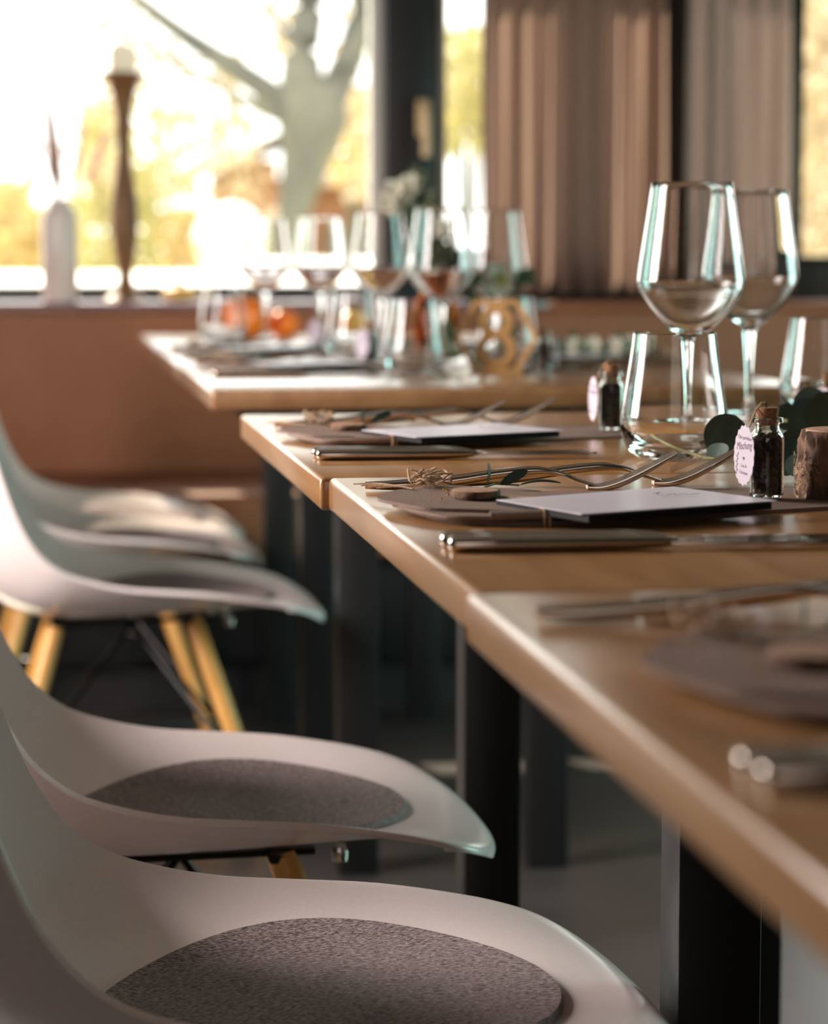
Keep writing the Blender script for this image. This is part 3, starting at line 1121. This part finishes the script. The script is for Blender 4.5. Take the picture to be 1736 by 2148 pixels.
FKm, KNm, NPm, TIm, LSm, MNm = fork(), knife(), napkin(), tie(), leaf_sprig(), menu()
settings = [  # y of the knife line, x shift, name used in the labels, mirrored to the opposite side?
    (1.545, -.003, 'in the sharp place setting', 0), (0.842, -0.008, 'in the blurred setting nearest the camera', 0),
    (2.242, -0.008, 'in the setting behind the sharp one', 0), (3.735, 0.004, 'on the first table beyond the gap', 0),
    (4.37, 0.0, 'on the gleaming far table', 0),
    (4.30, 1.262, 'across the table right of the sign', 1), (4.95, 1.262, 'across the far dim table', 1)]
for o in (NPm, TIm, MNm):              # the soft stack is pressed flat
    o.scale = (1, 1, .66)
used = set()


def place(src, loc, label, rz):
    if src.name in used:
        return dup(src, loc, label, rz)
    used.add(src.name)
    src.location = loc
    src['label'] = label
    src.rotation_euler = (0, 0, rz)
    return src


for (y, sx, nm, mir) in settings:
    rz = math.pi if mir else 0.0

    def L(u, v, dz=0.0):
        return ((sx - u) if mir else (sx + u), (y - v) if mir else (y + v), TZ + dz)
    o0 = L(0, 0)
    place(KNm, L(.249, .006), 'nearer steel knife of the pair ' + nm, rz + R(-2.2))
    place(KNm, L(.2475, .028), 'steel knife beside the napkin ' + nm, rz + R(-1.6))
    nx, ny = (.020, -.040) if y < 1 else (0, 0)
    place(NPm, L(nx, ny), 'folded taupe linen napkin ' + nm, rz)
    place(TIm, L(nx, ny), 'wood slice and twine on the napkin ' + nm, rz)
    place(LSm, L(nx, ny), 'small green leaves by the wood slice ' + nm, rz)
    place(MNm, L(nx, ny), 'white menu card over black card ' + nm, rz)
    place(FKm, L(.250, .412), 'steel fork lying nearer the napkin ' + nm, rz + R(-7.5))
    place(FKm, L(.308, .438), 'steel fork farther from the napkin ' + nm, rz + R(-6.0))

# ------------------------------------------------------------------ bark log at the right edge
bm = bmesh.new()
rnd = random.Random(2)
nA, nZ = 60, 20
rows = []
for j in range(nZ + 1):
    z = .051 * j / nZ
    row = []
    for k in range(nA):
        a = 2 * math.pi * k / nA
        r = .034 + .0022 * math.sin(5 * a + 1 + z * 20) + .0014 * math.sin(11 * a - z * 90) + .0010 * math.sin(23 * a + z * 200) + rnd.uniform(-.0006, .0006)
        r += .0035 * max(0, 1 - z / .034) * max(0, math.cos(a - 3.4))
        if j in (0, nZ):
            r -= .001
        row.append(bm.verts.new((r * math.cos(a), r * math.sin(a), z)))
    rows.append(row)
for a, b in zip(rows, rows[1:]):
    for k in range(nA):
        bm.faces.new((a[k], a[(k + 1) % nA], b[(k + 1) % nA], b[k]))
bm.faces.new(rows[0][::-1])
bm.faces.new(rows[-1])
lg = thing('log_piece', 'rough bark covered log piece standing at the right edge beside the tea bottle', 'log', (0.585, 1.835, TZ))
lb_ = obj('bark', bm, M_bark, lg)
bm = bmesh.new()
lathe(bm, [(0, .0525), (.020, .0527), (.0305, .0520), (.031, .050), (0, .050)], 48)
obj('cut_face', bm, M_cutwood, lg)
bm = bmesh.new()
for k in range(26):
    a0 = 3.35 + rnd.uniform(-.45, .45)
    z0 = rnd.uniform(.008, .032)
    pts = []
    a, z = a0, z0
    for q in range(6):
        pts.append((.0385 * math.cos(a), .0385 * math.sin(a), max(z, .002)))
        a += rnd.uniform(-.14, .14)
        z += rnd.uniform(-.005, .005)
    sweep(bm, crv(pts, 14), (.0003, .0003), 5)
obj('moss_fibre', bm, M_twine, lg)['kind'] = 'stuff'


# ------------------------------------------------------------------ eucalyptus
def disc_leaf(bm, c, r, nrm, stretch=1.0, roll=0.0, cup=.12):
    c, nv = Vector(c), Vector(nrm).normalized()
    s = nv.orthogonal().normalized()
    s = Matrix.Rotation(roll, 3, nv) @ s
    u = nv.cross(s)
    n = 24
    for sg in (1, -1):
        ct = bm.verts.new(c + nv * (.0003 * sg))
        prev = None
        rings = []
        for f in (.5, 1.0):
            rings.append([bm.verts.new(c + s * (r * f * stretch * math.cos(2 * math.pi * k / n)) + u * (r * f * math.sin(2 * math.pi * k / n)) +
                                       nv * (cup * r * f * f * abs(math.sin(2 * math.pi * k / n)) + .0003 * sg)) for k in range(n)])
        for k in range(n):
            bm.faces.new((ct, rings[0][k], rings[0][(k + 1) % n]))
            bm.faces.new((rings[0][k], rings[1][k], rings[1][(k + 1) % n], rings[0][(k + 1) % n]))


eu = thing('eucalyptus_sprig', 'eucalyptus sprig with round dark green leaves lying behind the sharp tea bottle', 'eucalyptus', (.6, 2.1, TZ))


def EL(px, py, Y):
    return atY(px, py, Y) - Vector((.6, 2.1, TZ))


bm = bmesh.new()
sweep(bm, crv([tuple(EL(1366, 912, 2.16)), tuple(EL(1400, 932, 2.13)), tuple(EL(1450, 951, 2.11)), tuple(EL(1495, 962, 2.09)),
               tuple(EL(1560, 955, 2.07)), tuple(EL(1650, 952, 2.05)), tuple(EL(1705, 960, 2.06)), tuple(EL(1745, 940, 2.1))], 40),
      (.0014, .0014), 8)
obj('stem', bm, M_eucstem, eu)
bm = bmesh.new()
for k in range(5):
    p = EL(1440 + k * 8, 957, 2.09)
    sweep(bm, crv([tuple(p), tuple(p + Vector((-.008, 0, -.006))), tuple(p + Vector((-.016 - .003 * k, -.004, -.009 - .001 * k)))], 8), (.0003, .0003), 5)
for px, py, Y, r, nr, st, m in (
        (1522, 914, 2.06, .0180, (-.25, -1, .25), 1.0, M_euc), (1506, 945, 2.05, .0100, (-.6, -.6, .6), .7, M_euc),
        (1664, 946, 2.02, .0165, (.2, -1, .3), 1.1, M_euc), (1686, 944, 1.99, .0098, (.1, -1, .25), 1.2, M_euct),
        (1702, 964, 2.0, .0080, (.3, -1, .5), 1.0, M_euct), (1672, 975, 1.98, .0100, (-.5, -.8, .8), 1.1, M_euc),
        (1688, 984, 1.97, .0085, (.4, -.6, -.4), 1.3, M_euc), (1648, 985, 2.0, .0060, (0, -.8, .6), 1.0, M_euct),
        (1722, 930, 2.1, .0140, (.1, -.9, .4), 1.0, M_euc)):
    b = bmesh.new()
    disc_leaf(b, EL(px, py, Y), r, nr, st)
    obj('leaf', b, m, eu)
obj('rootlet', bm, M_twine, eu)
eu2 = thing('eucalyptus_sprig', 'darker eucalyptus sprig farther back between the glasses at the right edge', 'eucalyptus', (.8, 2.35, TZ))
bm = bmesh.new()


def E2(px, py, Y):
    return atY(px, py, Y) - Vector((.8, 2.35, TZ))


sweep(bm, crv([tuple(E2(1590, 880, 2.45)), tuple(E2(1660, 882, 2.35)), tuple(E2(1740, 870, 2.3))], 14), (.0014, .0014), 8)
obj('stem', bm, M_eucstem, eu2)
for px, py, Y, r, nr in ((1652, 876, 2.4, .014, (0, -1, .3)), (1692, 880, 2.32, .020, (.1, -1, .2)), (1700, 850, 2.36, .017, (-.3, -1, .2)),
                         (1732, 862, 2.3, .018, (0, -1, 0))):
    b = bmesh.new()
    disc_leaf(b, E2(px, py, Y), r, nr)
    obj('leaf', b, M_euc, eu2)

# ------------------------------------------------------------------ wooden number sign
sg = thing('table_number_sign', 'pale wooden table number sign, an 8 in a six-sided frame, among the glasses', 'sign', (0.674, 3.80, TZ), R(-8))
sg.scale = (1.04, 1.04, 1.04)
bm = bmesh.new()
hexo = [(.056 * math.cos(R(60 * k + 0)), .056 * math.sin(R(60 * k + 0))) for k in range(6)]
cz = .056 * math.cos(R(30)) + .003
for k in range(6):
    a, b = hexo[k], hexo[(k + 1) % 6]
    sweep(bm, [(a[0], 0, a[1] + cz), (b[0], 0, b[1] + cz)], (.006, .0042), 8, 6)
box(bm, -.036, .036, -.012, .012, 0, .0065, .001)
obj('frame', bm, M_signwood, sg)
bm = bmesh.new()
for zc, r in ((.0335, .0215), (.0725, .0180)):
    nn = 36
    sweep(bm, [(r * math.cos(2 * math.pi * k / nn), 0, zc + r * math.sin(2 * math.pi * k / nn)) for k in range(nn + 1)], (.0062, .0068), 8, 6, side=(0, 1, 0))
obj('number', bm, M_signwood, sg)


# ------------------------------------------------------------------ bouquet, single bloom, pumpkins
def flower(bm, c, r, nrm, rings=3, seed=0):
    rnd = random.Random(seed)
    c, nv = Vector(c), Vector(nrm).normalized()
    s0 = nv.orthogonal().normalized()
    for q in range(rings):
        n = 7 + q * 2
        for k in range(n):
            a = 2 * math.pi * (k + .5 * q) / n + rnd.uniform(-.1, .1)
            d = (Matrix.Rotation(a, 3, nv) @ s0)
            rr_ = r * (1 - .28 * q)
            leaf_bm(bm, c + nv * (.1 * r * q), c + d * rr_ + nv * (r * (.15 + .3 * q)), rr_ * .33, nv + d * -.4, -.15, 6, .0006, .5)


vs = thing('flower_vase', 'amber vase holding a tall bouquet of cream flowers and dark leaves', 'vase', (0.71, 4.62, TZ))
bm = bmesh.new()
lathe(bm, crv([(0, .0), (.026, .0), (.036, .012), (.040, .045), (.034, .085), (.022, .108), (.021, .118), (.024, .124)], 30) +
      crv([(.022, .123), (.0185, .115), (.020, .106), (.032, .083), (.0375, .045), (.033, .013), (.022, .004), (0, .004)], 26), 40)
obj('vase_body', bm, M_amber, vs)
bq = thing('bouquet', 'loose bouquet of cream flowers and dark foliage rising in front of the window post', 'bouquet', (0.71, 4.62, TZ + .005))
rnd = random.Random(9)
bm = bmesh.new()
ends = []
for k in range(11):
    e = Vector((rnd.uniform(-.06, .055), rnd.uniform(-.05, .05), rnd.uniform(.16, .31)))
    ends.append(e)
    sweep(bm, crv([(rnd.uniform(-.008, .008), rnd.uniform(-.008, .008), .004), (e.x * .10, e.y * .1, .125), tuple(e)], 12), (.0014, .0014), 6)
obj('stems', bm, M_eucstem, bq)
bm = bmesh.new()
for e in ends:
    for k in range(11):
        t = rnd.uniform(.45, 1.05)
        b = Vector((e.x * t, e.y * t, .13 + (e.z - .13) * t))
        d = Vector((rnd.uniform(-1, 1), rnd.uniform(-1, 1), rnd.uniform(-.3, .8))).normalized()
        leaf_bm(bm, b, b + d * rnd.uniform(.022, .042), rnd.uniform(.005, .010), (rnd.uniform(-.5, .5), -1, .5), .1, 6)
obj('foliage', bm, M_greenleaf, bq)['kind'] = 'stuff'
for k, (px, py, Y, r) in enumerate(((832, 408, 4.5, .030), (818, 432, 4.48, .024), (862, 388, 4.56, .022), (922, 478, 4.5, .022), (905, 600, 4.46, .018))):
    b = bmesh.new()
    flower(b, atY(px, py, Y) - Vector((.71, 4.62, TZ + .005)), r, (-.2, -1, .4), 3, k)
    obj('flower', b, M_petal, bq)
bl = thing('single_bloom', 'round cream bloom with olive centre standing above the number sign', 'flower', (0.722, 4.02, TZ))
o_ = Vector((0.722, 4.02, TZ))
bc = atY(1046, 588, 4.00) - o_
bm = bmesh.new()
sweep(bm, crv([(0, 0, .001), (.002, .01, .06), tuple(bc + Vector((0, .012, -.005)))], 12), (.0018, .0018), 6)
obj('stem', bm, M_eucstem, bl)
bm = bmesh.new()
flower(bm, bc, .030, (0, -1, .1), 3, 3)
hd = obj('petals', bm, M_petal, bl)
bm = bmesh.new()
lathe(bm, [(0, 0), (.010, .001), (.008, .006), (0, .008)], 16)
st_ = obj('flower_centre', bm, M_stamen, hd)
st_.location = bc + Vector((0, -.014, 0))
st_.rotation_euler = (R(90), 0, 0)
bm = bmesh.new()
for k in range(26):
    a = rnd.uniform(0, 6.28)
    b = Vector((.0, .01, .05)) + Vector((rnd.uniform(-.03, .03), rnd.uniform(-.01, .03), rnd.uniform(-.04, .09)))
    d = Vector((math.cos(a), rnd.uniform(-.3, .3), math.sin(a) * .7 + .2)).normalized()
    leaf_bm(bm, b, b + d * rnd.uniform(.025, .045), rnd.uniform(.006, .012), (0, -1, .3), .1, 6)
obj('leaves', bm, M_greenleaf, bl)['kind'] = 'stuff'
gl = thing('greenery', 'dark green foliage clump at the foot of the number sign', 'greenery', (0.625, 3.90, TZ))
bm = bmesh.new()
for k in range(16):
    b = Vector((rnd.uniform(-.03, .005), rnd.uniform(-.01, .05), rnd.uniform(.003, .05)))
    d = Vector((rnd.uniform(-1, 1), rnd.uniform(-.5, .5), rnd.uniform(-.1, .7))).normalized()
    e = b + d * rnd.uniform(.02, .035)
    e.z = max(e.z, .003)
    leaf_bm(bm, b, e, rnd.uniform(.008, .014), (0, -1, .4), .1, 6)
obj('leaves', bm, M_greenleaf, gl)['kind'] = 'stuff'
bm = bmesh.new()
sweep(bm, crv([(-.03, .02, .002), (-.01, .02, .02), (.015, .03, .05)], 10), (.0015, .0015), 6)
obj('stem', bm, M_eucstem, gl)
# low greenery and cream blooms across the table
g2 = thing('table_garland', 'low garland of greens and cream blooms right of the number sign', 'garland', (0.90, 4.25, TZ))
bm = bmesh.new()
for k in range(60):
    b = Vector((rnd.uniform(-.07, .09), rnd.uniform(-.03, .05), rnd.uniform(.003, .022)))
    d = Vector((rnd.uniform(-1, 1), rnd.uniform(-.5, .5), rnd.uniform(-.1, .7))).normalized()
    e = b + d * rnd.uniform(.015, .03)
    e.z = max(e.z, .003)
    leaf_bm(bm, b, e, rnd.uniform(.005, .010), (0, -1, .4), .1, 5)
obj('leaves', bm, M_greenleaf, g2)['kind'] = 'stuff'
for k, (x, z) in enumerate(((-.02, .022), (.012, .024), (.05, .022), (.075, .025))):
    b = bmesh.new()
    flower(b, (x, -.02, z), .018, (-.2, -1, .5), 2, k + 20)
    obj('flower', b, M_petal, g2)


def pumpkin(label, loc, r, h, m, lobes=10, cat='pumpkin'):
    t = thing(cat, label, cat, loc)
    bm = bmesh.new()
    n = lobes * 8
    pr = crv([(.12, .10), (.45, .0), (.85, .15), (1.0, .48), (.86, .80), (.45, .98), (.12, .90)], 20)
    rows = []
    for f, z in pr:
        rows.append([bm.verts.new((r * f * (.90 + .10 * abs(math.cos(lobes * math.pi * k / n))) * math.cos(2 * math.pi * k / n),
                                   r * f * (.90 + .10 * abs(math.cos(lobes * math.pi * k / n))) * math.sin(2 * math.pi * k / n), max(z, 0) * h)) for k in range(n)])
    for a, b in zip(rows, rows[1:]):
        for k in range(n):
            bm.faces.new((a[k], a[(k + 1) % n], b[(k + 1) % n], b[k]))
    bm.faces.new(rows[0][::-1])
    bm.faces.new(rows[-1])
    obj('flesh', bm, m, t)
    bm = bmesh.new()
    sweep(bm, crv([(0, 0, h * .86), (.002, 0, h * 1.0), (-.1 * r, 0, h * 1.12), (-.3 * r, 0, h * 1.2)], 10), [(.012 * r / .06, .012 * r / .06)] * 11, 8)
    obj('stem', bm, M_stem, t)
    return t


pumpkin('round orange pumpkin behind the leftmost tumbler', (0.440, 5.42, TZ), .052, .085, M_pumpkin)
pumpkin('small orange pumpkin right of the big one', (0.520, 5.45, TZ), .030, .055, M_pumpkin, 8)
pumpkin('flattened yellow gourd behind the blurred wine glasses', (0.66, 5.42, TZ), .045, .052, M_gourd, 8, 'gourd')
pumpkin('low yellow gourd lying on the ledge right of the candlestick', (0.335, 6.02, ZL), .044, .034, M_gourd, 7, 'gourd')

# ------------------------------------------------------------------ candlestick and vase on the ledge
cs = thing('candlestick', 'tall turned wooden candlestick with a short white candle on the ledge', 'candlestick', (atY(262, 500, 6.05).x, 6.05, ZL))
u_ = 6.05 / 5500
bm = bmesh.new()
P_ = [(0, 0), (38, 0), (37, 5), (28, 12), (18, 25), (13, 42), (12, 55), (15, 70), (20, 100), (24, 135), (26, 170), (24, 205), (19, 245), (14, 280), (12, 310),
      (13, 340), (16, 352), (17, 358), (14, 366), (15, 385), (18, 410), (22, 430), (27, 440), (24, 446), (34, 454), (40, 462), (41, 468), (0, 468)]
lathe(bm, [(r * 1.15 * u_, z * u_) for r, z in P_], 36)
obj('stand', bm, M_candlewood, cs)
bm = bmesh.new()
lathe(bm, [(0, 468 * u_), (26 * u_, 468 * u_), (27 * u_, 475 * u_), (27 * u_, 520 * u_), (24 * u_, 524 * u_), (0, 522 * u_)], 30)
obj('candle', bm, M_wax, cs)
bm = bmesh.new()
lathe(bm, [(0, 520 * u_), (.6 * u_, 521 * u_), (.6 * u_, 526 * u_), (0, 527 * u_)], 8)
obj('wick', bm, M_black, cs)
va = thing('bottle_vase', 'white porcelain bottle vase with dried grasses on the ledge, left of the candlestick', 'vase', (atY(125, 500, 5.96).x, 5.96, ZL))
u_ = 5.96 / 5500
bm = bmesh.new()
P_ = [(0, 0), (35, 0), (37, 4), (37, 120), (36, 175), (33, 188), (25, 196), (20, 204), (20, 212), (17, 212), (17, 204), (23, 192), (31, 182), (33, 172), (34, 120), (34, 8), (0, 6)]
lathe(bm, [(r * u_, z * u_) for r, z in P_], 36)
obj('vase_body', bm, M_porcelain, va)
dg_ = thing('dried_grass', 'dried brown reed and pale pampas plumes in the white bottle vase', 'dried grass', (atY(125, 500, 5.96).x, 5.96, ZL + .01))
bm = bmesh.new()
T0 = Vector((0, 0, .215))
plumes = [(-.03, .36, .0), (.05, .37, .01), (-.075, .34, .02), (.02, .42, -.01), (.095, .35, 0), (-.05, .43, .0)]
for x, z, y in plumes:
    sweep(bm, crv([(0, 0, .0), (x * .05, 0, .2), (x * .8, y, z * .8), (x * 1.1, y, z)], 14), (.001, .001), 5)
obj('stems', bm, M_reed, dg_)
bm = bmesh.new()
for x, z, y in plumes[1:]:
    for k in range(110):
        t = rnd.uniform(0, 1)
        b = Vector((x * (.75 + .35 * t), y, z * (.72 + .28 * t)))
        d = Vector((rnd.uniform(-1, 1), rnd.uniform(-1, 1), rnd.uniform(.6, 2.5))).normalized()
        leaf_bm(bm, b, b + d * rnd.uniform(.02, .035), .0009, (0, -1, 0), .2, 3)
obj('plume', bm, M_pampas, dg_)['kind'] = 'stuff'
bm = bmesh.new()
x, z, y = plumes[0]
pp = crv([(-.002, 0, .22), (-.008, 0, .29), (-.014, 0, .36), (-.024, 0, .455)], 14)
sweep(bm, pp, crv([(.004, .004), (.019, .014), (.015, .012), (.008, .007)], 14), 8)
obj('reed_head', bm, M_reed, dg_)

# ------------------------------------------------------------------ outside
bm = bmesh.new()
box(bm, -60, 90, YW + 0.5, 130, -.7, -.5)
S('ground', bm, M_lawn, smooth=False)


def seg(bm, pts, Y, wpx):
    """limb through pixels at distance Y with half widths in pixels"""
    P = [tuple(atY(x, y, Y + dy)) for x, y, dy in pts]
    n = 4 * (len(P) - 1)
    ww = crv([(w * Y / F, w * Y / F) for w in wpx], n)
    sweep(bm, crv(P, n), list(ww), 12)


def leaves(bm, regions, Y, n, size, seed, dY=1.5):
    rnd = random.Random(seed)
    tot = sum(r[4] for r in regions)
    for (x0, x1, y0, y1, w) in regions:
        for _ in range(int(n * w / tot)):
            c = atY(rnd.uniform(x0, x1), rnd.uniform(y0, y1), Y + rnd.uniform(-dY, dY))
            d = Vector((rnd.uniform(-1, 1), rnd.uniform(-1, 1), rnd.uniform(-1, 1))).normalized()
            q = d.orthogonal().normalized()
            s = size * rnd.uniform(.6, 1.3)
            p = [c - d * s, c + q * s * .5, c + d * s, c - q * s * .5]
            bm.faces.new([bm.verts.new(v) for v in p])


tr = thing('tree', 'large forked tree right outside the window with grey-green trunk', 'tree', (atY(640, 600, 14.8).x, 14.8, -.5))
T_ = Vector(tr.location)


def shift(bm):
    for v in bm.verts:
        v.co -= T_


bm = bmesh.new()
seg(bm, [(612, 1300, 0), (612, 560, 0), (618, 440, 0), (640, 340, 0), (655, 250, 0), (650, 180, 0)], 14.8, (48, 34, 36, 52, 74, 60))
seg(bm, [(655, 280, 0), (700, 190, .1), (742, 90, .2), (770, -60, .3)], 14.8, (48, 36, 32, 26))
seg(bm, [(640, 240, 0), (632, 120, .1), (650, 0, .2), (655, -90, .2)], 14.8, (60, 40, 34, 30))
shift(bm)
obj('trunk', bm, M_trunk, tr)
for pts, ww in ((((640, 260, 0), (560, 190, .1), (470, 130, .2), (380, 70, .3), (290, 0, .3), (220, -60, .3)), (38, 28, 24, 20, 17, 14)),
                (((600, 250, 0), (520, 215, -.2), (430, 165, -.3), (330, 110, -.4), (230, 50, -.4), (120, 0, -.4)), (16, 12, 10, 9, 7, 5)),
                (((640, 120, 0), (590, 60, .1), (545, 15, .1)), (14, 9, 6)),
                (((720, 140, 0), (760, 60, .1), (805, -20, .1)), (14, 11, 8))):
    bm = bmesh.new()
    seg(bm, pts, 14.8, ww)
    shift(bm)
    obj('branch', bm, M_trunk, tr)
bm = bmesh.new()
leaves(bm, [(165, 330, 0, 200, 1.2), (240, 520, 90, 250, 1.6), (330, 560, 200, 420, 1.7), (160, 260, 190, 380, .8), (540, 640, 0, 120, .9), (700, 800, 20, 160, .7), (720, 800, 180, 420, 1.2)], 16.0, 640, .06, 3, .6)
shift(bm)
obj('leaves', bm, M_leafp, tr)['kind'] = 'stuff'


def bush(label, regs, Y, n, size, m, seed, dY=1.2, cat='bush', name='bush'):
    rnd = random.Random(seed)
    cx = sum((r[0] + r[1]) / 2 for r in regs) / len(regs)
    t = thing(name, label, cat, (atY(cx, 540, Y).x, Y, -.5))
    L0 = Vector(t.location)
    bm = bmesh.new()
    leaves(bm, regs, Y, n, size, seed, dY)
    for v in bm.verts:
        v.co -= L0
    obj('leaves', bm, m, t)['kind'] = 'stuff'
    bm = bmesh.new()
    for k in range(5):
        r = regs[k % len(regs)]
        e = atY((r[0] + r[1]) / 2 + rnd.uniform(-30, 30), r[2] + 20, Y) - L0
        sweep(bm, crv([(rnd.uniform(-.1, .1), 0, 0), (e.x * .5, 0, e.z * .55), tuple(e)], 8), (.02, .02), 6)
    obj('stems', bm, M_trunk, t)
    return t


bush('golden yellow shrub at the left edge outside', [(-60, 70, 380, 600, 2), (60, 130, 440, 600, 1)], 17.5, 460, .09, M_leafy, 21)
bush('yellow green shrub outside behind the candlestick', [(150, 330, 350, 600, 2.4), (170, 280, 220, 350, .8)], 20.5, 600, .09, M_leafg, 22)
bush('golden shrub outside right of the candlestick', [(300, 420, 440, 600, 2), (280, 400, 230, 430, .8)], 23.5, 460, .09, M_leafy, 23)
bush('amber leaved tree outside above the pale parasol', [(400, 520, 240, 420, 1.5)], 34, 170, .09, M_leafy, 24, cat='tree', name='tree')
bush('sparse amber shrub outside left of the window post', [(700, 800, 200, 380, 1.5)], 19, 200, .09, M_leafy, 25)
bush('yellow green tree outside beyond the narrow pane', [(930, 1030, 60, 260, 2), (930, 1040, 200, 330, 1)], 17, 340, .09, M_leafg, 26, cat='tree', name='tree')
# folded pale parasol outside
pz = atY(485, 425, 20)
pa = thing('garden_parasol', 'pale bluish white half-open garden parasol outside the window', 'parasol', (pz.x, 20, -.5))
bm = bmesh.new()
hh = pz.z + .5
lathe(bm, [(0, hh), (.12, hh - .03), (.26, hh - .16), (.31, hh - .28), (.29, hh - .30), (.25, hh - .45), (.27, hh - .75), (.25, hh - .75), (.20, hh - .4), (0, hh - .12)], 24)
obj('canopy', bm, M_canvas, pa)
bm = bmesh.new()
lathe(bm, [(0, 0), (.25, 0), (.25, .05), (.03, .07), (.025, hh - .05), (0, hh - .04)], 16)
obj('pole', bm, M_canvas, pa)


def house(label, px0, px1, py_e, Y, roof_py, m, rm, gable=False):
    a, b = atY(px0, py_e, Y), atY(px1, py_e, Y)
    t = thing('house', label, 'house', ((a.x + b.x) / 2, Y, -.5))
    hw = (b.x - a.x) / 2
    he = a.z + .5
    boxobj('wall', m, -hw, hw, 0, 4, 0, he, 0, t)
    hr = atY(px0, roof_py, Y).z + .5
    bm = bmesh.new()
    if gable:
        prism(bm, [(-hw - .2, he - .1), (hw + .2, he + .3), (hw + .2, hr), (hw, hr + .1)], -.2, 4.2)
        for v in bm.verts:
            v.co = Vector((v.co.x, v.co.z, v.co.y))
    else:
        box(bm, -hw - .12, hw + .12, -.25, 4.2, he, hr, .02)
    obj('roof', bm, rm, t)
    bm = bmesh.new()
    box(bm, -hw * .15, hw * .25, -.02, .01, he * .45, he * .8)
    obj('window', bm, M_roofd, t)
    return t


house('orange walled house outside with a flat pale roof, right of the trunk', 628, 786, 392, 26, 366, M_brick, M_roof)
house('small orange shed with dark sloping roof outside, left of the trunk', 512, 582, 335, 24, 300, M_brick, M_roofd, True)
bush('pale clipped hedge outside below the shed', [(500, 590, 440, 640, 1)], 22, 160, .09, M_leafp, 28, cat='hedge', name='hedge')
bush('tall olive green shrub outside, seen in the strip at the right edge', [(1670, 1760, -40, 600, 1)], 16, 900, .09, M_leafp, 31)
